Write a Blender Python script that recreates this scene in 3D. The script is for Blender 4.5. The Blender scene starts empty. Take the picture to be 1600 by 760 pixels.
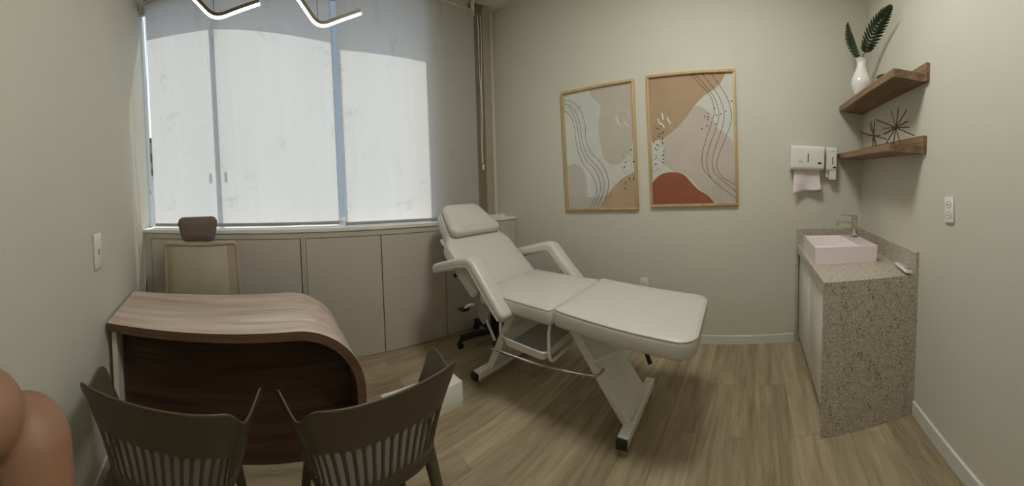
SUN, SKY, LED, FILL, EXPO, FILL_POS = 4.7, .29, 5., 34., 0., (1.12,.28)
import bpy, bmesh, math, random
from mathutils import Vector, Matrix, Euler
from mathutils.geometry import tessellate_polygon
random.seed(7)
PI = math.pi
SC = bpy.context.scene
COL = SC.collection
V = Vector

# ------------------------------------------------------------------ materials
def nmat(name):
    m = bpy.data.materials.new(name); m.use_nodes = True
    nt = m.node_tree; nt.nodes.clear()
    out = nt.nodes.new('ShaderNodeOutputMaterial')
    return m, nt, out
def N(nt, t, **kw):
    n = nt.nodes.new(t)
    for k, v in kw.items():
        if k.startswith('i_'):
            n.inputs[k[2:].replace('_', ' ')].default_value = v
        else: setattr(n, k, v)
    return n
def L(nt, a, b): nt.links.new(a, b)
def c4(c): return (c[0], c[1], c[2], 1.0)
def srgb(r, g, b):
    f = lambda u: (u/255/12.92) if u/255 <= .04045 else ((u/255+.055)/1.055)**2.4
    return (f(r), f(g), f(b))
def coords(nt, scale=(1,1,1), loc=(0,0,0), rot=(0,0,0)):
    tc = N(nt, 'ShaderNodeTexCoord'); mp = N(nt, 'ShaderNodeMapping')
    mp.inputs['Scale'].default_value = scale; mp.inputs['Location'].default_value = loc; mp.inputs['Rotation'].default_value = rot
    L(nt, tc.outputs['Object'], mp.inputs['Vector']); return mp.outputs['Vector']
def plain(name, col, rough=.5, metal=0., var=.05, vscale=6., bump=0., bscale=200., spec=.5, coat=0.):
    """principled surface with a faint procedural tone variation and optional fine bump"""
    m, nt, out = nmat(name); b = N(nt, 'ShaderNodeBsdfPrincipled')
    b.inputs['Roughness'].default_value = rough; b.inputs['Metallic'].default_value = metal
    b.inputs['Specular IOR Level'].default_value = spec; b.inputs['Coat Weight'].default_value = coat
    vec = coords(nt)
    n = N(nt, 'ShaderNodeTexNoise'); n.inputs['Scale'].default_value = vscale; n.inputs['Detail'].default_value = 3
    L(nt, vec, n.inputs['Vector'])
    r = N(nt, 'ShaderNodeValToRGB')
    r.color_ramp.elements[0].position = .3; r.color_ramp.elements[1].position = .7
    r.color_ramp.elements[0].color = c4([x*(1-var) for x in col]); r.color_ramp.elements[1].color = c4([min(1, x*(1+var)) for x in col])
    L(nt, n.outputs['Fac'], r.inputs['Fac']); L(nt, r.outputs['Color'], b.inputs['Base Color'])
    if bump:
        n2 = N(nt, 'ShaderNodeTexNoise'); n2.inputs['Scale'].default_value = bscale; L(nt, vec, n2.inputs['Vector'])
        bp = N(nt, 'ShaderNodeBump'); bp.inputs['Strength'].default_value = bump; bp.inputs['Distance'].default_value = .002
        L(nt, n2.outputs['Fac'], bp.inputs['Height']); L(nt, bp.outputs['Normal'], b.inputs['Normal'])
    L(nt, b.outputs['BSDF'], out.inputs['Surface']); return m
def wood(name, dark, light, axis=0, rough=.45, scale=1., spec=.4):
    """streaky veneer, grain along the given object axis"""
    m, nt, out = nmat(name); b = N(nt, 'ShaderNodeBsdfPrincipled'); b.inputs['Roughness'].default_value = rough
    b.inputs['Specular IOR Level'].default_value = spec
    s = [38*scale]*3; s[axis] = 1.6*scale
    vec = coords(nt, tuple(s))
    n = N(nt, 'ShaderNodeTexNoise'); n.inputs['Scale'].default_value = 1.; n.inputs['Detail'].default_value = 6; n.inputs['Roughness'].default_value = .65
    n.inputs['Distortion'].default_value = .6
    L(nt, vec, n.inputs['Vector'])
    s2 = [7*scale]*3; s2[axis] = .8*scale
    vec2 = coords(nt, tuple(s2), (3.1, 1.7, 2.2))
    n2 = N(nt, 'ShaderNodeTexNoise'); n2.inputs['Scale'].default_value = 1.; n2.inputs['Detail'].default_value = 3; n2.inputs['Distortion'].default_value = 1.5
    L(nt, vec2, n2.inputs['Vector'])
    mx = N(nt, 'ShaderNodeMath', operation='ADD'); mm = N(nt, 'ShaderNodeMath', operation='MULTIPLY'); mm.inputs[1].default_value = .5
    L(nt, n.outputs['Fac'], mx.inputs[0]); L(nt, n2.outputs['Fac'], mx.inputs[1]); L(nt, mx.outputs[0], mm.inputs[0])
    r = N(nt, 'ShaderNodeValToRGB'); r.color_ramp.elements[0].position = .36; r.color_ramp.elements[1].position = .64
    r.color_ramp.elements[0].color = c4(dark); r.color_ramp.elements[1].color = c4(light)
    L(nt, mm.outputs[0], r.inputs['Fac']); L(nt, r.outputs['Color'], b.inputs['Base Color'])
    bp = N(nt, 'ShaderNodeBump'); bp.inputs['Strength'].default_value = .08; bp.inputs['Distance'].default_value = .002
    L(nt, n.outputs['Fac'], bp.inputs['Height']); L(nt, bp.outputs['Normal'], b.inputs['Normal'])
    L(nt, b.outputs['BSDF'], out.inputs['Surface']); return m
def floor_mat():
    m, nt, out = nmat('oak_vinyl_planks'); b = N(nt, 'ShaderNodeBsdfPrincipled'); b.inputs['Roughness'].default_value = .5
    b.inputs['Specular IOR Level'].default_value = .3
    vec = coords(nt, (1,1,1), (.35,.06,0))
    br = N(nt, 'ShaderNodeTexBrick'); br.offset = .37; br.offset_frequency = 2
    br.inputs['Color1'].default_value = (0,0,0,1); br.inputs['Color2'].default_value = (1,1,1,1); br.inputs['Mortar'].default_value = (.5,.5,.5,1)
    br.inputs['Scale'].default_value = 1.; br.inputs['Mortar Size'].default_value = .0011; br.inputs['Mortar Smooth'].default_value = .3
    br.inputs['Brick Width'].default_value = 1.22; br.inputs['Row Height'].default_value = .18; br.inputs['Bias'].default_value = 0
    L(nt, vec, br.inputs['Vector'])
    # grain, shifted per plank by the plank tone
    sep = N(nt, 'ShaderNodeVectorMath', operation='MULTIPLY_ADD')
    sep.inputs[1].default_value = (.9, 8.5, 1); L(nt, vec, sep.inputs[0])
    cm = N(nt, 'ShaderNodeVectorMath', operation='SCALE'); cm.inputs['Scale'].default_value = 37.
    L(nt, br.outputs['Color'], cm.inputs[0]); L(nt, cm.outputs[0], sep.inputs[2])
    n = N(nt, 'ShaderNodeTexNoise'); n.inputs['Scale'].default_value = 1.2; n.inputs['Detail'].default_value = 5; n.inputs['Distortion'].default_value = 1.1; n.inputs['Roughness'].default_value = .6
    L(nt, sep.outputs[0], n.inputs['Vector'])
    n3 = N(nt, 'ShaderNodeTexNoise'); n3.inputs['Scale'].default_value = 5.; n3.inputs['Detail'].default_value = 4; n3.inputs['Distortion'].default_value = .4
    L(nt, sep.outputs[0], n3.inputs['Vector'])
    a1 = N(nt, 'ShaderNodeMath', operation='MULTIPLY'); a1.inputs[1].default_value = .62; L(nt, n.outputs['Fac'], a1.inputs[0])
    a2 = N(nt, 'ShaderNodeMath', operation='MULTIPLY_ADD'); a2.inputs[1].default_value = .3; L(nt, n3.outputs['Fac'], a2.inputs[0]); L(nt, a1.outputs[0], a2.inputs[2])
    bw = N(nt, 'ShaderNodeRGBToBW'); L(nt, br.outputs['Color'], bw.inputs[0])
    a3 = N(nt, 'ShaderNodeMath', operation='MULTIPLY_ADD'); a3.inputs[1].default_value = .12; L(nt, bw.outputs[0], a3.inputs[0]); L(nt, a2.outputs[0], a3.inputs[2])
    r = N(nt, 'ShaderNodeValToRGB'); e = r.color_ramp.elements
    e[0].position = .30; e[0].color = c4(FLOOR_D); e[1].position = .72; e[1].color = c4(FLOOR_L)
    L(nt, a3.outputs[0], r.inputs['Fac'])
    mo = N(nt, 'ShaderNodeMixRGB', blend_type='MULTIPLY'); mo.inputs['Color2'].default_value = (.55,.5,.45,1)
    L(nt, br.outputs['Fac'], mo.inputs['Fac']); L(nt, r.outputs['Color'], mo.inputs['Color1'])
    L(nt, mo.outputs['Color'], b.inputs['Base Color'])
    bp = N(nt, 'ShaderNodeBump'); bp.inputs['Strength'].default_value = .1; bp.inputs['Distance'].default_value = .002
    L(nt, a2.outputs[0], bp.inputs['Height']); L(nt, bp.outputs['Normal'], b.inputs['Normal'])
    L(nt, b.outputs['BSDF'], out.inputs['Surface']); return m
def granite_mat():
    m, nt, out = nmat('speckled_granite'); b = N(nt, 'ShaderNodeBsdfPrincipled'); b.inputs['Roughness'].default_value = .28
    vec = coords(nt)
    v1 = N(nt, 'ShaderNodeTexVoronoi'); v1.inputs['Scale'].default_value = 260; L(nt, vec, v1.inputs['Vector'])
    bw = N(nt, 'ShaderNodeRGBToBW'); L(nt, v1.outputs['Color'], bw.inputs[0])
    r1 = N(nt, 'ShaderNodeValToRGB'); e = r1.color_ramp.elements
    e[0].position = .12; e[0].color = c4(srgb(124,115,102)); e[1].position = .9; e[1].color = c4(srgb(224,216,200))
    k = e.new(.3); k.color = c4(srgb(166,157,141)); k = e.new(.6); k.color = c4(srgb(192,184,166))
    L(nt, bw.outputs[0], r1.inputs['Fac'])
    n = N(nt, 'ShaderNodeTexNoise'); n.inputs['Scale'].default_value = 110; n.inputs['Detail'].default_value = 5; n.inputs['Roughness'].default_value = .7; L(nt, vec, n.inputs['Vector'])
    # larger dark veins drifting diagonally
    vec2 = coords(nt, (2.2,3.5,1.4), (1.3,.4,.9), (.5,.4,.3))
    n2 = N(nt, 'ShaderNodeTexNoise'); n2.inputs['Scale'].default_value = 1.7; n2.inputs['Detail'].default_value = 4; n2.inputs['Distortion'].default_value = 2.2; L(nt, vec2, n2.inputs['Vector'])
    rv = N(nt, 'ShaderNodeValToRGB'); ev = rv.color_ramp.elements
    ev[0].position = .47; ev[0].color = (0,0,0,1); ev[1].position = .53; ev[1].color = (0,0,0,1); k = ev.new(.5); k.color = (1,1,1,1)
    L(nt, n2.outputs['Fac'], rv.inputs['Fac'])
    th = N(nt, 'ShaderNodeMath', operation='MULTIPLY_ADD'); th.inputs[1].default_value = .13; L(nt, rv.outputs['Color'], th.inputs[0]); L(nt, n.outputs['Fac'], th.inputs[2])
    rd = N(nt, 'ShaderNodeValToRGB'); ed = rd.color_ramp.elements
    ed[0].position = .605; ed[0].color = (0,0,0,1); ed[1].position = .72; ed[1].color = (1,1,1,1); L(nt, th.outputs[0], rd.inputs['Fac'])
    mx = N(nt, 'ShaderNodeMixRGB', blend_type='MIX'); mx.inputs['Color2'].default_value = c4(srgb(62,55,50))
    L(nt, rd.outputs['Color'], mx.inputs['Fac']); L(nt, r1.outputs['Color'], mx.inputs['Color1'])
    L(nt, mx.outputs['Color'], b.inputs['Base Color']); L(nt, b.outputs['BSDF'], out.inputs['Surface']); return m
def blind_mat():
    m, nt, out = nmat('screen_fabric')
    d = N(nt, 'ShaderNodeBsdfDiffuse'); t = N(nt, 'ShaderNodeBsdfTranslucent'); mx = N(nt, 'ShaderNodeMixShader'); mx.inputs[0].default_value = .5
    d.inputs['Color'].default_value = c4(srgb(196,193,186))
    # dust stains on the cloth: scattered smears and long vertical streaks
    v1 = coords(nt, (2.2,2.2,1.9), (.3,0,.4)); n1 = N(nt, 'ShaderNodeTexNoise'); n1.inputs['Scale'].default_value = 1.6; n1.inputs['Detail'].default_value = 9; n1.inputs['Roughness'].default_value = .72; n1.inputs['Distortion'].default_value = .8
    L(nt, v1, n1.inputs['Vector'])
    r1 = N(nt, 'ShaderNodeValToRGB'); e = r1.color_ramp.elements; e[0].position = .575; e[0].color = (1,1,1,1); e[1].position = .65; e[1].color = (.80,.81,.825,1)
    L(nt, n1.outputs['Fac'], r1.inputs['Fac'])
    v2 = coords(nt, (22,22,.9)); n2 = N(nt, 'ShaderNodeTexNoise'); n2.inputs['Scale'].default_value = 1.; n2.inputs['Detail'].default_value = 3; L(nt, v2, n2.inputs['Vector'])
    r2 = N(nt, 'ShaderNodeValToRGB'); e = r2.color_ramp.elements; e[0].position = .35; e[0].color = (.955,.955,.955,1); e[1].position = .65; e[1].color = (1,1,1,1)
    L(nt, n2.outputs['Fac'], r2.inputs['Fac'])
    mm = N(nt, 'ShaderNodeMixRGB', blend_type='MULTIPLY'); mm.inputs['Fac'].default_value = 1.
    L(nt, r1.outputs['Color'], mm.inputs['Color1']); L(nt, r2.outputs['Color'], mm.inputs['Color2'])
    m2 = N(nt, 'ShaderNodeMixRGB', blend_type='MULTIPLY'); m2.inputs['Fac'].default_value = 1.; m2.inputs['Color2'].default_value = (.80,.80,.78,1)
    L(nt, mm.outputs['Color'], m2.inputs['Color1']); L(nt, m2.outputs['Color'], t.inputs['Color'])
    L(nt, d.outputs[0], mx.inputs[1]); L(nt, t.outputs[0], mx.inputs[2]); L(nt, mx.outputs[0], out.inputs['Surface']); return m
def mesh_fabric_mat():
    m, nt, out = nmat('see_through_mesh')
    d = N(nt, 'ShaderNodeBsdfDiffuse'); d.inputs['Color'].default_value = c4(srgb(205,195,172))
    t = N(nt, 'ShaderNodeBsdfTransparent'); mx = N(nt, 'ShaderNodeMixShader')
    vec = coords(nt, (1,1,1)); n = N(nt, 'ShaderNodeTexNoise'); n.inputs['Scale'].default_value = 300; L(nt, vec, n.inputs['Vector'])
    r = N(nt, 'ShaderNodeMapRange'); r.inputs['To Min'].default_value = .55; r.inputs['To Max'].default_value = .75
    L(nt, n.outputs['Fac'], r.inputs['Value']); L(nt, r.outputs[0], mx.inputs[0])
    L(nt, t.outputs[0], mx.inputs[1]); L(nt, d.outputs[0], mx.inputs[2]); L(nt, mx.outputs[0], out.inputs['Surface']); return m
def glass_mat(name='thin_glass'):
    m, nt, out = nmat(name)
    t = N(nt, 'ShaderNodeBsdfTransparent'); t.inputs['Color'].default_value = (.97,.98,.97,1)
    g = N(nt, 'ShaderNodeBsdfGlossy'); g.inputs['Roughness'].default_value = .02
    f = N(nt, 'ShaderNodeFresnel'); ge = N(nt, 'ShaderNodeNewGeometry'); mr = N(nt, 'ShaderNodeMapRange')
    mr.inputs['To Min'].default_value = 1.45; mr.inputs['To Max'].default_value = 1/1.45     # same air-to-glass mirror on both faces of the pane
    L(nt, ge.outputs['Backfacing'], mr.inputs['Value']); L(nt, mr.outputs[0], f.inputs['IOR'])
    mx = N(nt, 'ShaderNodeMixShader'); L(nt, f.outputs[0], mx.inputs[0]); L(nt, t.outputs[0], mx.inputs[1]); L(nt, g.outputs[0], mx.inputs[2])
    L(nt, mx.outputs[0], out.inputs['Surface']); return m
def emit_mat(name, col, s):
    m, nt, out = nmat(name); e = N(nt, 'ShaderNodeEmission'); e.inputs['Color'].default_value = c4(col); e.inputs['Strength'].default_value = s
    L(nt, e.outputs[0], out.inputs['Surface']); return m

FLOOR_D = srgb(116,101,75); FLOOR_L = srgb(182,167,138)
M = {}
M['wall'] = plain('wall_paint', srgb(206,203,188), .75, var=.012, vscale=2.5, bump=.03, bscale=180, spec=.2)
M['ceil'] = plain('ceiling_paint', srgb(224,221,210), .8, var=.01, spec=.2)
M['floor'] = floor_mat()
M['base'] = plain('white_skirting', srgb(216,214,206), .45, var=.01)
M['cab'] = plain('greige_lacquer', srgb(190,183,171), .55, var=.012, vscale=2., spec=.3)
M['gap'] = plain('dark_gap', srgb(70,64,56), .8)
M['sillwhite'] = plain('white_sill', srgb(226,224,218), .45)
M['blind'] = blind_mat()
M['bar'] = plain('grey_hem_bar', srgb(150,148,152), .5)
M['tube'] = plain('roller_tube', srgb(196,192,180), .5)
M['frame_al'] = plain('white_aluminium', srgb(222,224,226), .4, metal=.3)
M['frame_br'] = plain('brown_window_frame', srgb(122,110,92), .5)
M['frame_lt'] = plain('pale_brown_frame', srgb(158,150,132), .5)
M['glass'] = glass_mat()
M['picglass'] = glass_mat('picture_glass')
M['bronze'] = plain('bronze_profile', srgb(84,72,46), .5, metal=.2)
M['led'] = emit_mat('led_diffuser', (.93,1.0,.97), LED)
M['cable'] = plain('dark_cable', srgb(40,38,36), .5)
M['desktop'] = wood('ash_walnut_veneer', srgb(168,148,132), srgb(220,203,187), 0, .34)
M['deskdark'] = wood('dark_walnut_panel', srgb(50,34,25), srgb(84,60,44), 0, .5)
M['deskedge'] = wood('walnut_edge', srgb(84,62,47), srgb(118,90,68), 0, .5)
M['walnut'] = wood('walnut_board', srgb(96,74,54), srgb(154,126,94), 0, .5, 1.3)
M['oakframe'] = wood('light_oak_frame', srgb(178,146,100), srgb(206,176,128), 2, .5)
M['vinyl'] = plain('white_vinyl', srgb(203,199,190), .36, var=.015, vscale=4., bump=.05, bscale=260)
M['piping'] = plain('vinyl_piping', srgb(196,191,182), .35)
M['whitemetal'] = plain('white_powder_coat', srgb(226,224,218), .35)
M['chrome'] = plain('chrome', srgb(205,200,192), .12, metal=1., var=.01)
M['steel'] = plain('brushed_grey_plate', srgb(150,148,140), .4, metal=.4)
M['black'] = plain('black_plastic', srgb(26,25,24), .45)
M['whiteplastic'] = plain('white_plastic', srgb(232,230,222), .32)
M['greyplastic'] = plain('grey_plastic', srgb(120,118,112), .4)
M['taupe'] = plain('taupe_polypropylene', srgb(82,71,56), .42, var=.02)
M['granite'] = granite_mat()
M['porcelain'] = plain('white_porcelain', srgb(238,226,226), .12, var=.005, coat=.4)
M['vase'] = plain('glazed_white', srgb(232,232,226), .1, var=.005, coat=.6)
M['leaf'] = plain('deep_green_leaf', srgb(30,52,26), .4, var=.25, vscale=30)
M['stem'] = plain('leaf_stem', srgb(62,58,34), .5)
M['brownmetal'] = plain('bronze_rod', srgb(84,62,42), .4, metal=.5)
M['paper'] = plain('tissue_paper', srgb(226,216,212), .8, var=.02)
M['brownfab'] = plain('grey_brown_fabric', srgb(112,98,86), .85, var=.05, vscale=60, bump=.1)
M['beigeframe'] = plain('beige_plastic', srgb(172,158,136), .45)
M['meshfab'] = mesh_fabric_mat()
M['skin'] = plain('skin', srgb(134,99,75), .55, var=.06, vscale=14)
M['shirt'] = plain('dark_tshirt', srgb(58,60,66), .85, var=.05)
M['pants'] = plain('dark_trousers', srgb(44,46,54), .85, var=.05)
M['hair'] = plain('brown_hair', srgb(52,38,28), .6, var=.15, vscale=60)
M['facade'] = plain('pale_render', srgb(214,212,206), .8)
M['facadedark'] = plain('window_glazing', srgb(70,76,84), .3)
M['roof'] = plain('grey_roof', srgb(96,92,88), .8)
M['concrete'] = plain('concrete', srgb(160,156,148), .85, var=.06)
M['tray_in'] = plain('tray_inside', srgb(168,166,160), .5)

# ------------------------------------------------------------------ mesh helpers
class MB:
    def __init__(s): s.bm = bmesh.new()
    def box(s, x0, x1, y0, y1, z0, z1, bevel=0., seg=2, mi=0):
        return s.obox(((x0+x1)/2, (y0+y1)/2, (z0+z1)/2), ((x1-x0)/2,0,0), (0,(y1-y0)/2,0), (0,0,(z1-z0)/2), bevel, seg, mi)
    def obox(s, c, a, b, d, bevel=0., seg=2, mi=0):
        c, a, b, d = V(c), V(a), V(b), V(d)
        vs = [s.bm.verts.new(c + a*i + b*j + d*k) for i in (-1,1) for j in (-1,1) for k in (-1,1)]
        q = [(0,1,3,2),(4,6,7,5),(0,4,5,1),(2,3,7,6),(0,2,6,4),(1,5,7,3)]
        fs = [s.bm.faces.new([vs[i] for i in f]) for f in q]
        if a.cross(b).dot(d) < 0:
            bmesh.ops.reverse_faces(s.bm, faces=fs)
        for f in fs: f.material_index = mi
        if bevel > 0:
            es = list({e for f in fs for e in f.edges})
            r = bmesh.ops.bevel(s.bm, geom=es, offset=bevel, segments=seg, affect='EDGES', profile=.5)
            for f in r['faces']: f.material_index = mi
        return s
    def bar(s, p, q, w, h, up=(0,0,1), bevel=0., mi=0):
        """rectangular bar from p to q: w across, h along up"""
        p, q = V(p), V(q); d = (q-p); ax = d.normalized(); up = V(up)
        side = ax.cross(up).normalized(); u2 = side.cross(ax).normalized()
        return s.obox((p+q)/2, d/2, side*w/2, u2*h/2, bevel, 2, mi)
    def tube(s, pts, r, seg=10, closed=False, mi=0, cap=True):
        pts = [V(p) for p in pts]; n = len(pts)
        rs = r if isinstance(r, (list, tuple)) else [r]*n
        rings = []; prev = None
        for i, p in enumerate(pts):
            if closed: t = (pts[(i+1) % n]-pts[i-1]).normalized()
            else: t = (pts[min(i+1, n-1)]-pts[max(i-1, 0)]).normalized()
            if prev is None:
                a = V((0,0,1)) if abs(t.z) < .9 else V((1,0,0))
                u = (a - t*a.dot(t)).normalized()
            else:
                u = prev - t*prev.dot(t)
                u = u.normalized() if u.length > 1e-6 else V((1,0,0))
            prev = u; w = t.cross(u)
            rings.append([s.bm.verts.new(p + (u*math.cos(2*PI*k/seg) + w*math.sin(2*PI*k/seg))*rs[i]) for k in range(seg)])
        rng = range(n) if closed else range(n-1)
        for i in rng:
            A, B = rings[i], rings[(i+1) % n]
            for k in range(seg):
                f = s.bm.faces.new((A[k], A[(k+1) % seg], B[(k+1) % seg], B[k])); f.material_index = mi
        if cap and not closed:
            f = s.bm.faces.new(list(reversed(rings[0]))); f.material_index = mi
            f = s.bm.faces.new(rings[-1]); f.material_index = mi
        return s
    def sweep(s, pts, prof, side, closed_prof=True, mi=0):
        """profile (a,b) swept along pts; a runs along 'side', b along side x tangent"""
        pts = [V(p) for p in pts]; n = len(pts); side = V(side).normalized(); rings = []
        for i, p in enumerate(pts):
            t = (pts[min(i+1, n-1)]-pts[max(i-1, 0)]).normalized(); b = side.cross(t).normalized()
            rings.append([s.bm.verts.new(p + side*x + b*y) for x, y in prof])
        m = len(prof)
        for i in range(n-1):
            for k in range(m):
                f = s.bm.faces.new((rings[i][k], rings[i+1][k], rings[i+1][(k+1) % m], rings[i][(k+1) % m])); f.material_index = mi
        f = s.bm.faces.new(rings[0]); f.material_index = mi
        f = s.bm.faces.new(list(reversed(rings[-1]))); f.material_index = mi
        return s
    def lathe(s, prof, c=(0,0,0), seg=32, mi=0):
        c = V(c); rings = []
        for r, z in prof:
            if r < 1e-5: rings.append([s.bm.verts.new(c + V((0,0,z)))])
            else: rings.append([s.bm.verts.new(c + V((r*math.cos(2*PI*k/seg), r*math.sin(2*PI*k/seg), z))) for k in range(seg)])
        for A, B in zip(rings, rings[1:]):
            for k in range(seg):
                j = (k+1) % seg
                if len(A) == 1 and len(B) == 1: break
                if len(A) == 1: f = s.bm.faces.new((A[0], B[j], B[k]))
                elif len(B) == 1: f = s.bm.faces.new((A[k], A[j], B[0]))
                else: f = s.bm.faces.new((A[k], A[j], B[j], B[k]))
                f.material_index = mi
        return s
    def prism(s, poly, o, u, v, depth, mi=0):
        """polygon (a,b) on the plane o + a*u + b*v, extruded along u x v by depth"""
        o, u, v = V(o), V(u), V(v); w = u.cross(v).normalized()*depth
        A = [s.bm.verts.new(o + u*a + v*b) for a, b in poly]; B = [s.bm.verts.new(x.co + w) for x in A]
        n = len(A); fs = [s.bm.faces.new(list(reversed(A))), s.bm.faces.new(B)]
        for k in range(n): fs.append(s.bm.faces.new((A[k], A[(k+1) % n], B[(k+1) % n], B[k])))
        for f in fs: f.material_index = mi
        return s
    def sheet(s, poly, o, u, v, mi=0):
        """flat filled outline"""
        o, u, v = V(o), V(u), V(v)
        P = [o + u*a + v*b for a, b in poly]; vs = [s.bm.verts.new(p) for p in P]
        for t in tessellate_polygon([[V((a, b, 0)) for a, b in poly]]):
            try:
                f = s.bm.faces.new([vs[i] for i in t]); f.material_index = mi
            except ValueError: pass
        return s
    def ribbon(s, pts, w, o, u, v, mi=0):
        o, u, v = V(o), V(u), V(v); n = len(pts); ps = [V((a, b)) for a, b in pts]; prev = None
        for i in range(n):
            t = (ps[min(i+1, n-1)]-ps[max(i-1, 0)]).normalized(); nn = V((-t.y, t.x))*w/2
            a, b = ps[i]+nn, ps[i]-nn
            cur = (s.bm.verts.new(o+u*a.x+v*a.y), s.bm.verts.new(o+u*b.x+v*b.y))
            if prev: 
                f = s.bm.faces.new((prev[0], prev[1], cur[1], cur[0])); f.material_index = mi
            prev = cur
        return s
    def grid(s, fn, nu, nv, cu=False, keep=None, mi=0):
        g = [[s.bm.verts.new(fn(i/(nu if cu else nu-1), j/(nv-1))) for j in range(nv)] for i in range(nu)]
        for i in range(nu if cu else nu-1):
            for j in range(nv-1):
                if keep and not keep(i, j): continue
                f = s.bm.faces.new((g[i][j], g[(i+1) % nu][j], g[(i+1) % nu][j+1], g[i][j+1])); f.material_index = mi
        return s
    def cushion(s, outline, o, u, v, w, th, er=.02, puff=.012, mi=0):
        """upholstered pad: closed outline (a,b) on o+a*u+b*v, thickness th along w, rounded rims, softly domed"""
        o, u, v, w = V(o), V(u), V(v), V(w).normalized()
        n = len(outline); cx = sum(p[0] for p in outline)/n; cy = sum(p[1] for p in outline)/n
        def ins(d):
            out = []
            for k in range(n):
                a, b, c = V(outline[k-1]), V(outline[k]), V(outline[(k+1) % n])
                t = (c-a).normalized(); nn = V((-t.y, t.x)); out.append(b + nn*d)
            return out
        lv = []
        for k in range(5):
            an = PI/2*k/4; lv.append((er*(1-math.sin(an)), er*(1-math.cos(an))))
        rings = [(ins(d), h) for d, h in lv] + [(ins(d), th-h) for d, h in reversed(lv)]
        R = []
        for pts, h in rings: R.append([s.bm.verts.new(o + u*p[0] + v*p[1] + w*h) for p in pts])
        top = ins(er)
        for sc_, hh in ((.93,.35),(.8,.7),(.55,.92),(.25,1.)):
            R.append([s.bm.verts.new(o + u*(cx+(p[0]-cx)*sc_) + v*(cy+(p[1]-cy)*sc_) + w*(th+puff*hh)) for p in top])
        for A, B in zip(R, R[1:]):
            for k in range(n):
                f = s.bm.faces.new((A[k], A[(k+1) % n], B[(k+1) % n], B[k])); f.material_index = mi
        s.bm.faces.new(list(reversed(R[0]))).material_index = mi
        s.bm.faces.new(R[-1]).material_index = mi
        return s
    def mesh(s, name, mats, smooth=35):
        bmesh.ops.recalc_face_normals(s.bm, faces=s.bm.faces) if not getattr(s, 'norecalc', False) else None
        me = bpy.data.meshes.new(name); s.bm.to_mesh(me); s.bm.free()
        for m in (mats if isinstance(mats, (list, tuple)) else [mats]): me.materials.append(m)
        if smooth:
            for p in me.polygons: p.use_smooth = True
            me.set_sharp_from_angle(angle=math.radians(smooth))
        return me
    def build(s, name, mats, parent=None, loc=(0,0,0), rot=(0,0,0), smooth=35):
        o = bpy.data.objects.new(name, s.mesh(name, mats, smooth)); COL.objects.link(o)
        o.location = loc; o.rotation_euler = rot
        if parent: o.parent = parent
        return o
class WB(MB):
    """builder whose coordinates are world ones; build() moves the mesh into its parent's (unrotated) frame"""
    def build(s, name, mats, parent=None, smooth=35, origin=None):
        p = parent; off = V((0,0,0))
        while p is not None: off += V(p.location); p = p.parent
        if parent is None and origin is not None: off = V(origin)
        bmesh.ops.translate(s.bm, verts=s.bm.verts, vec=-off)
        return MB.build(s, name, mats, parent, (0,0,0) if parent else off, (0,0,0), smooth)
def tag(o, label=None, cat=None, group=None, kind=None):
    for k, v in (('label', label), ('category', cat), ('group', group), ('kind', kind)):
        if v: o[k] = v
    return o
def thing(name, label, cat, loc=(0,0,0), rz=0., group=None, rot=None):
    o = bpy.data.objects.new(name, None); COL.objects.link(o); o.location = loc
    o.rotation_euler = rot if rot else (0,0,rz); o.empty_display_size = .1
    return tag(o, label, cat, group)
def spline(pts, n=8, closed=False):
    P = [V(p) for p in pts]; m = len(P); out = []
    for i in range(m if closed else m-1):
        if closed: a, b, c, d = P[i-1], P[i], P[(i+1) % m], P[(i+2) % m]
        else: a, b, c, d = P[max(i-1, 0)], P[i], P[i+1], P[min(i+2, m-1)]
        for k in range(n):
            t = k/n
            out.append(.5*((2*b) + (c-a)*t + (2*a-5*b+4*c-d)*t*t + (3*b-a-3*c+d)*t**3))
    if not closed: out.append(P[-1])
    return out
def rrect(x0, x1, y0, y1, r, seg=6):
    out = []
    for cx, cy, a0 in ((x1-r, y0+r, -90), (x1-r, y1-r, 0), (x0+r, y1-r, 90), (x0+r, y0+r, 180)):
        for k in range(seg+1):
            a = math.radians(a0+90*k/seg); out.append((cx+r*math.cos(a), cy+r*math.sin(a)))
    return out
def roundpoly(pts, rads, seg=7, step=.03):
    """closed CCW polygon with each corner turned into an arc of its own radius"""
    out = []; n = len(pts); R = rads if isinstance(rads, (list, tuple)) else [rads]*n
    for i in range(n):
        a, b_, c = V(pts[i-1]), V(pts[i]), V(pts[(i+1) % n]); u = (a-b_).normalized(); w = (c-b_).normalized()
        ang = u.angle(w); d = R[i]/math.tan(ang/2); p0, p1 = b_+u*d, b_+w*d
        cen = b_ + (u+w).normalized()*(R[i]/math.sin(ang/2))
        v0, v1 = p0-cen, p1-cen; tot = v0.angle_signed(v1)
        for k in range(seg+1):
            th = -tot*k/seg; out.append((cen.x+v0.x*math.cos(th)-v0.y*math.sin(th), cen.y+v0.x*math.sin(th)+v0.y*math.cos(th)))
    res = []
    for a, c in zip(out, out[1:]+out[:1]):
        d = math.hypot(c[0]-a[0], c[1]-a[1])
        if d < 1e-5: continue
        k = max(1, int(d/step))
        for i in range(k): res.append((a[0]+(c[0]-a[0])*i/k, a[1]+(c[1]-a[1])*i/k))
    return res
def lin(a, b, n): return [a+(b-a)*i/(n-1) for i in range(n)]

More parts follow.
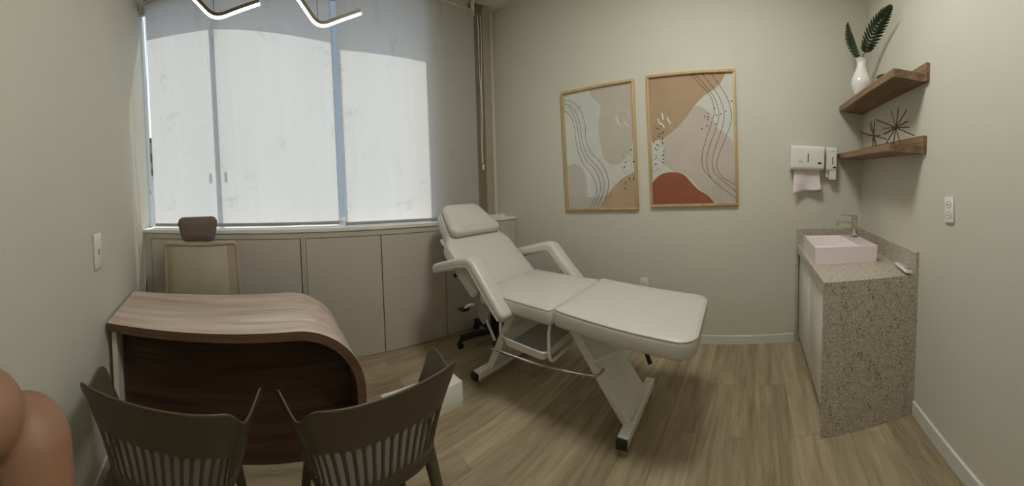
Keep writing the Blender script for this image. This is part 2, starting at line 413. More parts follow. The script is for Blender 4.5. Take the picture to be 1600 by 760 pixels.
# ------------------------------------------------------------------ room lines
XL = lambda y: -1.13 + .20*(2.579-y)          # left wall face
YC = lambda x: 2.579 - .0534*(x+1.13)         # front of the low cabinets
YW = lambda x: YC(x) + .27                    # window wall face
XR = lambda y: 2.742 - .0861*(y+1.0)          # picture wall face
YB = lambda x: -1.0 - .0251*(x-2.742)         # sink wall face
ZS = lambda x: 1.108 - .026*x                 # top of the low cabinets
ZCEIL = 3.385
def slab(name, pts, z0, z1, mat, kind='structure'):
    b = WB(); b.prism(pts, (0,0,z0), (1,0,0), (0,1,0), z1-z0); o = b.build(name, mat, smooth=0); tag(o, kind=kind); return o
slab('floor', [(-1.7,-1.6), (3.3,-1.6), (3.3,3.3), (-1.7,3.3)], -.12, 0, M['floor'])
slab('ceiling', [(-1.7,-1.6), (3.3,-1.6), (3.3,3.0), (-1.7,3.05)], ZCEIL, ZCEIL+.12, M['ceil'])
T = .15
slab('wall_left', [(XL(3.1),3.1), (XL(3.1)-T,3.1), (XL(-1.5)-T,-1.5), (XL(-1.5),-1.5)], 0, ZCEIL, M['wall'])
slab('wall_right', [(XR(3.1),3.1), (XR(-1.3),-1.3), (XR(-1.3)+T,-1.3), (XR(3.1)+T,3.1)], 0, ZCEIL, M['wall'])
slab('wall_back', [(-.9,YB(-.9)), (-.9,YB(-.9)-T), (2.95,YB(2.95)-T), (2.95,YB(2.95))], 0, ZCEIL, M['wall'])
# window wall: apron under the opening, solid pier right of it, lintel over it
WX0, WX1, WZ0, WZ1 = -1.225, 1.545, 1.10, 3.37
b = WB()
for x0, x1, z0, z1 in ((-1.4, WX1, 0, WZ0), (WX1, 2.6, 0, ZCEIL), (-1.4, WX1, WZ1, ZCEIL)):
    b.prism([(x0,YW(x0)), (x1,YW(x1)), (x1,YW(x1)+.14), (x0,YW(x0)+.14)], (0,0,z0), (1,0,0), (0,1,0), z1-z0)
tag(b.build('wall_front', M['wall'], smooth=0), kind='structure')

def wall_strip(name, f, a0, a1, z0, z1, th, mat, along='x', sgn=1):
    b = WB()
    if along == 'x': p = [(a0,f(a0)), (a1,f(a1)), (a1,f(a1)+sgn*th), (a0,f(a0)+sgn*th)]
    else: p = [(f(a0),a0), (f(a1),a1), (f(a1)+sgn*th,a1), (f(a0)+sgn*th,a0)]
    b.prism(p, (0,0,z0), (1,0,0), (0,1,0), z1-z0); o = b.build(name, mat, smooth=0); tag(o, kind='structure'); return o
wall_strip('baseboard_right', XR, YC(2.45)-.001, -.375, 0, .072, .013, M['base'], 'y', -1)
wall_strip('baseboard_back', YB, -.35, 1.597, 0, .085, .014, M['base'], 'x', 1)
wall_strip('baseboard_left', XL, -.85, 2.56, 0, .075, .013, M['base'], 'y', 1)
wall_strip('trim_1', lambda x: YW(x)-.05, 2.10, 2.225, 1.09, 3.38, .05, M['frame_br'])
wall_strip('trim_2', lambda x: YW(x)-.075, 2.225, 2.325, 1.09, 3.38, .075, M['frame_lt'])
wall_strip('trim_3', lambda x: YW(x)-.13, 2.20, 2.42, 1.045, 1.092, .13, M['sillwhite'])

# ------------------------------------------------------------------ window
wo = bpy.data.objects.new('window_1', None); COL.objects.link(wo); wo.location = (.2, YW(.2)+.07, WZ0); tag(wo, kind='structure')
YG = lambda x: YW(x)+.06
b = WB()
def wframe(b, x0, x1, z0, z1, w, dy0, dy1):
    for a0, a1, c0, c1 in ((x0,x0+w,z0,z1), (x1-w,x1,z0,z1), (x0+w,x1-w,z0,z0+w), (x0+w,x1-w,z1-w,z1)):
        b.prism([(a0,YG(a0)+dy0), (a1,YG(a1)+dy0), (a1,YG(a1)+dy1), (a0,YG(a0)+dy1)], (0,0,c0), (1,0,0), (0,1,0), c1-c0)
wframe(b, WX0, WX1, WZ0, WZ1, .022, -.03, .05); b.build('window_frame', M['frame_al'], wo, smooth=0)
xm = -.452
for x0, x1, dy in ((WX0+.022, xm+.022, 0.), (xm-.022, WX1-.022, .03)):
    b = WB()
    wl, wr = (.012, .044) if dy == 0 else (.044, .03)
    z0, z1 = WZ0+.022, WZ1-.022
    for a0, a1, c0, c1 in ((x0,x0+wl,z0,z1), (x1-wr,x1,z0,z1), (x0+wl,x1-wr,z0,z0+.04), (x0+wl,x1-wr,z1-.04,z1)):
        b.prism([(a0,YG(a0)+dy-.012), (a1,YG(a1)+dy-.012), (a1,YG(a1)+dy+.012), (a0,YG(a0)+dy+.012)], (0,0,c0), (1,0,0), (0,1,0), c1-c0)
    s = b.build('sash', M['frame_al'], wo, smooth=0)
    b = WB(); b.prism([(x0+.010,YG(x0)+dy-.002), (x1-.028,YG(x1)+dy-.002), (x1-.028,YG(x1)+dy+.002), (x0+.010,YG(x0)+dy+.002)], (0,0,WZ0+.05), (1,0,0), (0,1,0), WZ1-WZ0-.1)
    b.build('pane', M['glass'], s, smooth=0)
for x in (xm-.07, xm+.07):
    b = WB(); b.box(x-.013, x+.013, YG(x)-.03, YG(x)-.012, 1.72, 1.80, .008); b.build('pull_handle', M['frame_al'], wo)
b = WB(); b.prism([(.600,YW(.63)+.150), (.667,YW(.63)+.150), (.667,YW(.63)+.20), (.600,YW(.63)+.20)], (0,0,WZ0-.1), (1,0,0), (0,1,0), 2.30); b.build('sun_block_post', M['frame_al'], wo, smooth=0)  # unseen post added to stop direct sun passing between the blinds
# overhanging balcony of the floor above, and the street outside
slab('exterior_balcony', [(-2.5,YW(-2.5)+.1405), (2.6,YW(2.6)+.1405), (2.6,YW(2.6)+.38), (1.5,YW(1.5)+.365), (.65,YW(.65)+.345), (-.2,YW(-.2)+.235), (-1.1,YW(-1.1)+.143), (-2.5,YW(-2.5)+.142)], 3.36, 3.6, M['concrete'])
slab('exterior_ground', [(-90,6), (90,6), (90,160), (-90,160)], -9.2, -9.0, M['concrete'])
def building(x0, x1, y, h, wall, label, nx, rows, zt):
    t = thing('building', label, 'building', ((x0+x1)/2, y, -9.0))
    b = WB(); b.box(x0, x1, y, y+10, -9.0, h); b.build('wall', wall, t, smooth=0)
    b = WB(); b.box(x0-.3, x1+.3, y-.3, y+10.3, h, h+.6); b.build('roof', M['roof'], t, smooth=0)
    for r in range(rows):
        for k in range(nx):
            x = x0+(x1-x0)*(k+.5)/nx; z = zt-r*2.9
            b = WB(); b.box(x-.7, x+.7, y-.07, y+.1, z, z+1.4); b.build('window', M['facadedark'], t, smooth=0)
building(-24, -12.0, 30, 4.2, M['facade'], 'pale building with rows of dark windows seen through the slit beside the wide blind', 5, 4, 1.4)
building(-30, -15.5, 44, 10.5, M['concrete'], 'taller grey building rising behind the pale building outside', 5, 2, 7.4)
building(1.5, 16.5, 28, 24., M['base'], 'tall white building seen through the narrow gap between the two blinds', 3, 9, 20.)

# ------------------------------------------------------------------ low cabinets under the window
def low_cabinet(x0, x1, doors, label, g='low cabinets under the window'):
    t = thing('low_cabinet', label, 'cabinet', ((x0+x1)/2, YC((x0+x1)/2)+.13, 0), 0, g)
    f = YC
    def slabx(b, a0, a1, z0, z1, d0, d1):
        b.prism([(a0,z0), (a1,z0), (a1,z1 if not callable(z1) else z1(a1)), (a0,z1 if not callable(z1) else z1(a0))], (0,0,0), (1,0,0), (0,0,1), .01) if False else None
        za = z1(a0) if callable(z1) else z1; zb = z1(a1) if callable(z1) else z1
        zc = z0(a0) if callable(z0) else z0; zd = z0(a1) if callable(z0) else z0
        P = [(a0,f(a0)+d0,zc), (a1,f(a1)+d0,zd), (a1,f(a1)+d1,zd), (a0,f(a0)+d1,zc), (a0,f(a0)+d0,za), (a1,f(a1)+d0,zb), (a1,f(a1)+d1,zb), (a0,f(a0)+d1,za)]
        vs = [b.bm.verts.new(p) for p in P]
        for q in ((0,3,2,1), (4,5,6,7), (0,1,5,4), (1,2,6,5), (2,3,7,6), (3,0,4,7)): b.bm.faces.new([vs[i] for i in q])
    b = WB(); slabx(b, x0, x1, 0, lambda x: ZS(x)-.05, .022, .265); b.build('body', M['gap'], t, smooth=0)
    b = WB()
    slabx(b, x0, x1, lambda x: ZS(x)-.055, lambda x: ZS(x)-.004, 0, .265)
    ends = [x0] + [d for d in doors] + [x1]
    if doors[0][0]-x0 > .01: slabx(b, x0, doors[0][0]-.004, 0, lambda x: ZS(x)-.055, 0, .022)
    if x1-doors[-1][1] > .01: slabx(b, doors[-1][1]+.004, x1, 0, lambda x: ZS(x)-.055, 0, .022)
    b.build('face_frame', M['cab'], t, smooth=0)
    for a, c in doors:
        b = WB(); slabx(b, a, c-.004, .006, lambda x: ZS(x)-.061, .001, .021); b.build('door', M['cab'], t, smooth=0)
    return t
low_cabinet(-1.12, .256, [(-1.055,-.372), (-.368,.236)], 'low greige cabinet behind the desk and office chair')
low_cabinet(.258, 2.44, [(.28,.92), (.924,1.54), (1.544,2.15)], 'low greige cabinet with plain doors behind the white treatment chair')
b = WB()
P = [(-1.13,YC(-1.13)-.012), (2.44,YC(2.44)-.012), (2.44,YC(2.44)+.268), (-1.13,YC(-1.13)+.268)]
for k in range(1): 
    vs = [b.bm.verts.new((x,y,ZS(x)-.004+dz)) for dz in (0,.026) for x, y in P]
    for q in ((0,3,2,1), (4,5,6,7), (0,1,5,4), (1,2,6,5), (2,3,7,6), (3,0,4,7)): b.bm.faces.new([vs[i] for i in q])
tag(b.build('window_sill_board', M['sillwhite'], smooth=0, origin=(0,2.65,1.1)), 'long white sill board lying along the top of the low cabinets', 'sill')

# ------------------------------------------------------------------ roller blinds
def roller_blind(x0, x1, dy, hem, label, chain, zr=3.24):
    f = lambda x: YC(x)+dy
    t = thing('roller_blind', label, 'blind', ((x0+x1)/2, f((x0+x1)/2), zr), 0, 'roller blinds at the window')
    b = WB()
    b.grid(lambda u, v: V((x0+(x1-x0)*u, f(x0+(x1-x0)*u)+.0025*math.sin(u*19)*(1-v)*math.sin(v*PI), hem(x0+(x1-x0)*u)+(zr-hem(x0+(x1-x0)*u))*v)), 60, 30)
    b.build('fabric', M['blind'], t)
    b = WB(); b.tube([(x0,f(x0)-.0,hem(x0)), (x1,f(x1),hem(x1))], .014, 12); b.build('hem_bar', M['bar'], t)
    b = WB(); b.tube([(x0-.01,f(x0)+.036,zr), (x1+.01,f(x1)+.036,zr)], .036, 20); b.build('roller', M['tube'], t)
    for x in (x0-.016, x1+.016):
        b = WB(); b.box(x-.004, x+.004, f(x)+.005, f(x)+.065, zr-.03, ZCEIL-.005, .003); b.build('bracket', M['whiteplastic'], t)
    if chain:
        xa, zb = chain
        pts = []
        for k in range(60):
            a = k/59; pts.append((xa+.012*math.sin(a*3)+.004*math.sin(a*14), f(xa)-.045, zr-.04-(zr-.04-zb)*a))
        for k in range(60):
            a = 1-k/59; pts.append((xa+.035+.010*math.sin(a*4+1)+.004*math.sin(a*11), f(xa)-.040, zr-.04-(zr-.04-zb)*a))
        b = WB(); b.tube(pts, .0028, 6); b.build('chain', M['whiteplastic'], t)
        b = WB(); b.lathe([(0,0), (.008,.006), (.01,.05), (.004,.06), (0,.06)], (xa+.02, f(xa)-.045, zb-.075), 12); b.build('chain_weight', M['whiteplastic'], t)
    return t
roller_blind(-1.083, .612, .20, lambda x: ZS(x)+.048, 'wide sunlit roller blind behind the desk and pendant lamps', (-1.122, 1.55), 3.345)
roller_blind(.655, 2.075, .155, lambda x: ZS(x)+.038, 'roller blind overlapping its neighbour, partly in shade, behind the treatment chair', (2.09, 1.66))

# ------------------------------------------------------------------ pendant lamps
def pendant(c, ra, rl, la, ll, label):
    """bent bar: corner at c, right arm at angle ra and length rl, left arm at angle la and length ll, in the XZ plane"""
    t = thing('pendant_lamp', label, 'lamp', c, 0, 'bent bar pendant lamps')
    rad = .07
    pr = V((math.cos(ra),0,math.sin(ra))); pl = V((-math.cos(la),0,math.sin(la)))
    d = rad
    path = [V((0,0,0))+pl*ll]
    for k in range(9):
        a = k/8; p = (pl*d)*(1-a)**2 + V((0,0,0))*2*a*(1-a) + (pr*d)*a*a; path.append(p)
    path.append(pr*rl)
    off = lambda q, s: [(x*1, y+s) for x, y in q]
    h, w = .032, .018
    b = MB(); b.sweep(path, [(-w/2,-h*.62), (w/2,-h*.62), (w/2,0), (-w/2,0)], (0,1,0)); p1 = b.build('bar_profile', M['bronze'], t)
    b = MB(); b.sweep(path, [(-w/2+.001,0), (w/2-.001,0), (w/2-.001,h*.28), (w/2-.005,h*.36), (-w/2+.005,h*.36), (-w/2+.001,h*.28)], (0,1,0)); b.build('light_strip', M['led'], t)
    b = MB(); b.tube([(0,0,.02), (-.002,0,ZCEIL-c[2]-.03)], .0018, 6); b.build('cable', M['cable'], t)
    b = MB(); b.lathe([(0,0), (.05,0), (.05,.028), (0,.028)], (0,0,ZCEIL-c[2]-.03), 24); b.build('canopy', M['bronze'], t)
    return t
pendant((-.262,1.75,2.432), math.radians(14), .27, math.radians(52), .5, 'bent bar pendant lamp nearer the left wall, over the desk')
pendant((.327,1.75,2.352), math.radians(23), .28, math.radians(57), .5, 'bent bar pendant lamp hanging lower, nearer the treatment chair')

# ------------------------------------------------------------------ desk
dk = thing('desk', 'wooden desk with a waterfall edge and dark front panel', 'desk', (-.2,1.75,0))
DX0, DX1, DR, DT, DZ = None, .432, .345, .045, .752
Y0, Y1 = 1.465, 2.065
xl = lambda y: XL(y)+.018
b = WB()
arc = [(DX1-DR+DR*math.sin(a), DZ-DR+DR*math.cos(a)) for a in lin(0, PI/2, 22)]
arci = [(DX1-DR+(DR-DT)*math.sin(a), DZ-DR+(DR-DT)*math.cos(a)) for a in lin(0, PI/2, 22)]
def desk_ring(y): return [(xl(y),y,DZ)] + [(x,y,z) for x, z in arc] + [(DX1,y,0.)] + [(DX1-DT,y,0.)] + [(x,y,z) for x, z in reversed(arci)] + [(xl(y),y,DZ-DT)]
A = [b.bm.verts.new(p) for p in desk_ring(Y0)]; B = [b.bm.verts.new(p) for p in desk_ring(Y1)]
n = len(A)
for k in range(n):
    f = b.bm.faces.new((A[k], B[k], B[(k+1) % n], A[(k+1) % n])); f.material_index = 0 if k <= 23 else 1
for R_ in (A, B):
    m_ = len(R_)//2
    for k in range(m_-1):
        f = b.bm.faces.new((R_[k], R_[k+1], R_[n-2-k], R_[n-1-k])); f.material_index = 1
desk_top = b.build('waterfall_top', [M['desktop'], M['deskedge']], dk, smooth=30)
b = WB(); pa = [(XL(1.6)+.068,0), (DX1-DT-.001,0)] + [(x-.001,z-.001) for x, z in reversed(arci)] + [(XL(1.6)+.068,DZ-DT-.001)]
b.prism(pa, (0,1.625,0), (1,0,0), (0,0,1), .025); b.build('front_panel', M['deskdark'], dk, smooth=0)
b = WB(); b.prism([(XL(1.5)+.030,1.50), (XL(1.5)+.062,1.50), (XL(2.04)+.050,2.04), (XL(2.04)+.018,2.04)], (0,0,0), (1,0,0), (0,1,0), DZ-DT-.002); b.build('side_panel', M['whiteplastic'], dk, smooth=0)

# ------------------------------------------------------------------ slatted armchairs
def armchair(loc, rz, label):
    t = thing('armchair', label, 'chair', loc, rz, 'slatted armchairs at the desk')
    top = [(0,-.262,.802), (.13,-.258,.803), (.212,-.248,.804), (.252,-.228,.795), (.274,-.198,.757), (.288,-.160,.724), (.299,-.115,.717), (.311,-.07,.722), (.320,-.03,.726), (.326,.010,.722), (.328,.045,.700), (.324,.062,.664), (.314,.068,.62)]
    bot = [(0,-.185,.452), (.11,-.18,.452), (.18,-.155,.454), (.210,-.118,.458), (.222,-.09,.462), (.231,-.06,.464), (.239,-.025,.466), (.245,.01,.468), (.249,.045,.470), (.251,.065,.472), (.251,.08,.475)]
    def full(h): return [V((-x,y,z)) for x, y, z in reversed(h[1:])] + [V(p) for p in h]
    NC = 40
    st = spline(full(top), 12); sb = spline(full(bot), 12)
    def resample(P, n):
        d = [0]
        for a, c in zip(P, P[1:]): d.append(d[-1]+(c-a).length)
        out = []; j = 0
        for i in range(n):
            x = d[-1]*i/(n-1)
            while j < len(d)-2 and d[j+1] < x: j += 1
            w = (x-d[j])/(d[j+1]-d[j]); out.append(P[j].lerp(P[j+1], w))
        return out
    # columns: margin, then alternating slat / slot
    per = [0., .035]; w_sl, w_so = .47, .53
    nslot = 30; span = (1-.07)/(nslot+ w_sl/(w_sl+w_so))
    x = .035
    for k in range(nslot):
        x += span*w_sl; per.append(x); x += span*w_so; per.append(x)
    per += [.965, 1.]
    per = [0., .018, .035] + per[2:-2] + [.965, .982, 1.]
    per = sorted(set(round(p, 6) for p in per))
    RT = resample(st, 801); RB = resample(sb, 801)
    def at(P, u): i = u*800; j = min(int(i), 799); return P[j].lerp(P[j+1], i-j)
    rows = [0., .05, .10, .22, .34, .46, .53, .60, .74, .87, .96, 1.]
    def pt(u, v):
        a, c = at(RB, u), at(RT, u); p = a.lerp(c, v)
        cen = V((0,-.02,p.z)); d = (p-cen); d.z = 0
        bulge = .018*math.sin(PI*v)
        return p + d.normalized()*bulge*-.6
    b = MB(); g = [[b.bm.verts.new(pt(u, v)) for v in rows] for u in per]
    uu = per
    for i in range(len(uu)-1):
        wid = uu[i+1]-uu[i]; mid = (uu[i]+uu[i+1])/2
        is_slot = abs(wid-span*w_so) < 1e-4 and .04 < mid < .96
        front = abs(mid-.5) > .40
        for j in range(len(rows)-1):
            if is_slot:
                hi = 6
                if abs(mid-.5) > .445: hi = 5
                lo = 2
                if lo <= j < hi: continue
            b.bm.faces.new((g[i][j], g[i+1][j], g[i+1][j+1], g[i][j+1]))
    sh = b.build('backrest_shell', M['taupe'], t)
    m = sh.modifiers.new('thick', 'SOLIDIFY'); m.thickness = .009; m.offset = 0
    m = sh.modifiers.new('round', 'SUBSURF'); m.levels = 1; m.render_levels = 2
    # seat pan: dished shell inside the lower rim
    rim = [V((p.x*.985, p.y, .462)) for p in sb]
    fr = spline([(.251,.08,.462), (.256,.12,.458), (.240,.165,.452), (.19,.185,.446), (.10,.192,.443), (0,.194,.442), (-.10,.192,.443), (-.19,.185,.446), (-.240,.165,.452), (-.256,.12,.458), (-.251,.08,.462)], 8)
    ring = rim + fr[1:-1]
    b = MB(); R = []
    for s_, dz in ((1.,-.03), (1.,0.), (.94,.004), (.8,-.006), (.5,-.014), (.2,-.016)):
        R.append([b.bm.verts.new((p.x*s_, .03+(p.y-.03)*s_, p.z+dz)) for p in ring])
    n = len(ring)
    for A, B in zip(R, R[1:]):
        for k in range(n): b.bm.faces.new((A[k], A[(k+1) % n], B[(k+1) % n], B[k]))
    b.bm.faces.new(R[-1]); b.bm.faces.new(list(reversed(R[0])))
    b.build('seat', M['taupe'], t)
    for sx, sy in ((1,1), (-1,1), (1,-1), (-1,-1)):
        y0 = .14 if sy > 0 else -.125; y1 = .20 if sy > 0 else -.225
        b = MB(); b.tube([(sx*.185,y0,.45), (sx*.20,y0+(y1-y0)*.3,.32), (sx*.245,y1,0)], [.026,.022,.014], 14); b.build('leg', M['taupe'], t)
    return t
armchair((-.392,1.095,0), math.radians(-1), 'dark taupe slatted armchair beside the left wall, facing the desk')
armchair((.322,1.10,0), math.radians(5), 'dark taupe slatted armchair in front of the curved desk end')

# ------------------------------------------------------------------ office chair behind the desk
oc = thing('office_chair', 'office chair with pale mesh back and grey-brown headrest behind the desk', 'chair', (-.54,2.17,0))
def five_star(t, r, mat, z=.085, castm=None, a0=0., hubz=.13):
    b = MB()
    for k in range(5):
        a = 2*PI*k/5+a0; d = V((math.cos(a), math.sin(a), 0))
        b.sweep([d*.02+V((0,0,hubz)), d*r*.6+V((0,0,hubz-.012)), d*r+V((0,0,z))], [(-.026,-.02), (.026,-.02), (.02,.02), (-.02,.02)], d.cross(V((0,0,1))))
    b.lathe([(0,hubz-.05), (.04,hubz-.05), (.045,hubz+.03), (0,hubz+.03)], (0,0,0), 20); b.build('star_base', mat, t)
    for k in range(5):
        a = 2*PI*k/5+a0; d = V((math.cos(a), math.sin(a), 0)); s_ = d.cross(V((0,0,1)))
        b = MB(); p = d*r
        for q in (-1,1): b.tube([p+s_*q*.006+V((0,0,.027)), p+s_*q*.022+V((0,0,.027))], .027, 16)
        b.tube([p+V((0,0,.03)), p+V((0,0,z))], .009, 8); b.build('caster', castm or mat, t)
five_star(oc, .27, M['beigeframe'], castm=M['black'])
b = MB(); b.tube([(0,0,.13), (0,0,.43)], .025, 14); b.build('gas_column', M['greyplastic'], oc)
b = MB(); b.cushion(rrect(-.25,.25,-.27,.22,.09), (0,0,.43), (1,0,0), (0,1,0), (0,0,1), .075, .03, .012); b.build('seat', M['brownfab'], oc)
# back: tapered frame, wider towards the bottom, mesh stretched inside
def oc_back(x, z): return V((x*(.275+.016*(1.06-z)/.5)/.275, .115+.03*(1.08-z)-.06*math.cos(x*5), z))
out = [(-.275,1.055), (-.255,1.075), (.255,1.075), (.275,1.055), (.275,.56), (.25,.52), (-.25,.52), (-.275,.56)]
op = []
for (xa, za), (xb, zb) in zip(out, out[1:]+out[:1]):
    for k in range(10): op.append(oc_back(xa+(xb-xa)*k/10, za+(zb-za)*k/10))
b = MB(); b.tube(op, .017, 10, closed=True); b.build('back_frame', M['beigeframe'], oc)
for sx in (-1,1):
    b = MB(); b.grid(lambda u, v: oc_back(sx*(.215+.055*u), .53+.535*v)+V((0,-.007,0)), 4, 16); b_ = b.build('side_band', M['beigeframe'], oc)
b = MB(); b.grid(lambda u, v: oc_back(-.27+.54*u, .53+.535*v)+V((0,-.004,0)), 24, 20); b.build('mesh_back', M['meshfab'], oc)
b = MB(); b.tube([(0,.03,.45), (0,.17,.50), (0,.16,.75), (0,.115,1.02), (0,.105,1.10), (0,.09,1.16)], .02, 10); b.build('spine', M['beigeframe'], oc)
b = MB(); b.box(-.028,.028,.055,.095,1.055,1.12,.006); b.build('headrest_bracket', M['whiteplastic'], oc)
hr = roundpoly([(-.122,-.092), (.122,-.092), (.160,.092), (-.160,.092)], .045)
b = MB(); b.cushion(hr, (0,.105,1.187), (1,0,0), (0,0,1), (0,-1,0), .075, .032, .01); b.build('headrest', M['brownfab'], oc, smooth=60)
for sx in (-1,1):
    b = MB(); b.tube([(sx*.2,.0,.44), (sx*.29,.0,.46), (sx*.30,.0,.62)], .016, 8); b.cushion(rrect(-.04,.04,-.13,.12,.03), (sx*.30,0,.62), (1,0,0), (0,1,0), (0,0,1), .03, .012, 0.); b.build('armrest', M['beigeframe'], oc)

# ------------------------------------------------------------------ treatment chair (bed)
bed = thing('treatment_chair', 'white padded reclining treatment chair with armrests', 'treatment chair', (1.635,.70,0), math.radians(3))
# local frame: x across (minus = towards the desk), y towards the head, foot end at y about -.40
HW = .315
def pad(name, outline, o, u, v, w, th, er=.028, puff=.014, pipe=True, parent=bed):
    b = MB(); b.cushion(outline, o, u, v, w, th, er, puff); p = b.build(name, M['vinyl'], parent, smooth=50)
    if pipe:
        o_, u_, v_, w_ = V(o), V(u), V(v), V(w).normalized(); n = len(outline); cp = []
        for k in range(n):
            a, bb, c = V(outline[k-1]), V(outline[k]), V(outline[(k+1) % n]); t_ = (c-a).normalized(); q = bb + V((-t_.y, t_.x))*(er*.22)
            cp.append(o_+u_*q.x+v_*q.y+w_*(th-er*.30))
        b = MB(); b.tube(cp, .0048, 8, closed=True); b.build('piping', M['piping'], p)
    return p
def dense(poly, step=.03):
    out = []
    for a, c in zip(poly, poly[1:]+poly[:1]):
        d = math.hypot(c[0]-a[0], c[1]-a[1]); k = max(1, int(d/step))
        for i in range(k): out.append((a[0]+(c[0]-a[0])*i/k, a[1]+(c[1]-a[1])*i/k))
    return out
pad('seat_cushion', dense(rrect(-HW,HW,.345,.93,.03)), (0,0,.622), (1,0,0), (0,1,0), (0,0,1), .10)
sl = math.radians(4.5)
lo = rrect(-HW,HW,-.43,.335,.03)
lo = [(p.x, p.y) for p in [V(q) for q in lo]]
leg_out = []
for cx, cy, a0, r in ((HW-.10,-.43+.10,-90,.10), (HW-.03,.335-.03,0,.03), (-HW+.03,.335-.03,90,.03), (-HW+.10,-.43+.10,180,.10)):
    for k in range(9):
        a = math.radians(a0+90*k/8); leg_out.append((cx+r*math.cos(a), cy+r*math.sin(a)))
lv = V((0,math.cos(sl),math.sin(sl))); lw = V((0,-math.sin(sl),math.cos(sl)))
o_leg = V((0,.335,.632)) - lv*.335
pad('leg_cushion', dense(leg_out), o_leg, (1,0,0), lv, lw, .105)
# backrest: hinge, 40 degrees, narrowed head
ba = math.radians(40); bv = V((0,math.cos(ba),math.sin(ba))); bw = V((0,-math.sin(ba),math.cos(ba)))
o_b = V((0,.925,.70)) - bw*.10
bsp = roundpoly([(-.325,0), (.325,0), (.335,.42), (.262,.52), (.205,.812), (-.205,.812), (-.262,.52), (-.335,.42)], [.035,.035,.10,.10,.12,.12,.10,.10])
back = pad('backrest_cushion', bsp, o_b, (1,0,0), bv, bw, .10)
psp = roundpoly([(-.272,.470), (.272,.470), (.185,.800), (-.185,.800)], [.05,.05,.08,.08])
b = MB(); b.cushion(psp, o_b+bw*.105, (1,0,0), bv, bw, .075, .032, .02); b.build('head_pillow', M['vinyl'], bed, smooth=50)
# back of the backrest: thin white board
b = MB(); b.obox(o_b+bv*.30-bw*.012, V((.26,0,0)), bv*.28, bw*.012, .004); b.build('back_board', M['whitemetal'], bed)
# armrests: one padded strip running level, bending, then down to the seat side
def arm(sx):
    x = -.340 if sx < 0 else .405
    dy = -.02 if sx < 0 else -.135
    pth = spline([V(q)+V((0,dy,0)) for q in [(x,1.40,.778), (x,1.30,.812), (x,1.15,.858), (x,1.02,.893), (x,.955,.897), (x,.915,.862), (x,.80,.738), (x,.72,.655), (x,.665,.605)]], 6)
    b = MB(); n = len(pth); rings = []
    for i, p in enumerate(pth):
        t_ = (pth[min(i+1,n-1)]-pth[max(i-1,0)]).normalized(); s_ = V((1,0,0)); u_ = s_.cross(t_).normalized()
        e = min(1., (i+.35)/4, (n-1-i+.35)/5); e = math.sqrt(max(0., 1-(1-e)**2)) if e < 1 else 1
        hw, hh = .058*(.45+.55*e), .041*(.35+.65*e)
        rings.append([b.bm.verts.new(p + s_*hw*math.copysign(abs(math.cos(a))**.55, math.cos(a)) + u_*hh*math.copysign(abs(math.sin(a))**.55, math.sin(a))) for a in [2*PI*k/20 for k in range(20)]])
    for A, B in zip(rings, rings[1:]):
        for k in range(20): b.bm.faces.new((A[k], A[(k+1) % 20], B[(k+1) % 20], B[k]))
    b.bm.faces.new(list(reversed(rings[0]))); b.bm.faces.new(rings[-1])
    o = b.build('armrest', M['vinyl'], bed, smooth=60)
    b = MB()
    for side in (-1,1):
        b.tube([p + V((side*.0572,0,0)) + (V((1,0,0)).cross((pth[min(i+1,n-1)]-pth[max(i-1,0)]).normalized()))*(.018) for i, p in enumerate(pth) if 1 < i < n-2], .0035, 6)
    b.build('piping', M['piping'], o)
    b = MB(); b.tube([(x-sx*.02,.70,.625), (x-sx*.05,.72,.60), (x-sx*.10,.76,.595)], .013, 8); b.tube([(x,.735,.70), (x-sx*.07,.90,.66)], .012, 8); b.build('bracket', M['whitemetal'], o)
arm(-1); arm(1)
# steel base
FRX = .02
def post(p, q, w, th, name):
    b = MB(); b.bar(p, q, w, th, (0,1,.4), .004); return b.build(name, M['whitemetal'], bed)
post((.0,.345,.615), (.0,-.03,.085), .30, .055, 'front_post')
post((-.0,.745,.615), (-.0,1.01,.085), .30, .055, 'rear_post')
def foot_bar(y, h):
    b = MB(); b.box(-h,h,y-.03,y+.03,.045,.095,.004); f = b.build('base_bar', M['whitemetal'], bed)
    for sx in (-1,1):
        b = MB(); b.box(sx*h-.012,sx*h+.012,y-.031,y+.031,.044,.096,.005); b.build('end_cap', M['black'] if sx < 0 else M['whitemetal'], f)
        b = MB(); b.tube([(sx*(h-.03)-.012,y,.022), (sx*(h-.03)+.012,y,.022)], .022, 18); b.box(sx*(h-.03)-.015,sx*(h-.03)+.015,y-.012,y+.012,.02,.046,.003); b.build('caster', M['beigeframe'], f)
foot_bar(-.045,.262); foot_bar(1.015,.30)
b = MB(); b.box(-.2,.2,.36,.92,.596,.622,.003); b.box(-.2,-.17,-.3,.36,.585,.612,.003); b.box(.17,.2,-.3,.36,.585,.612,.003); b.build('under_frame', M['whitemetal'], bed)
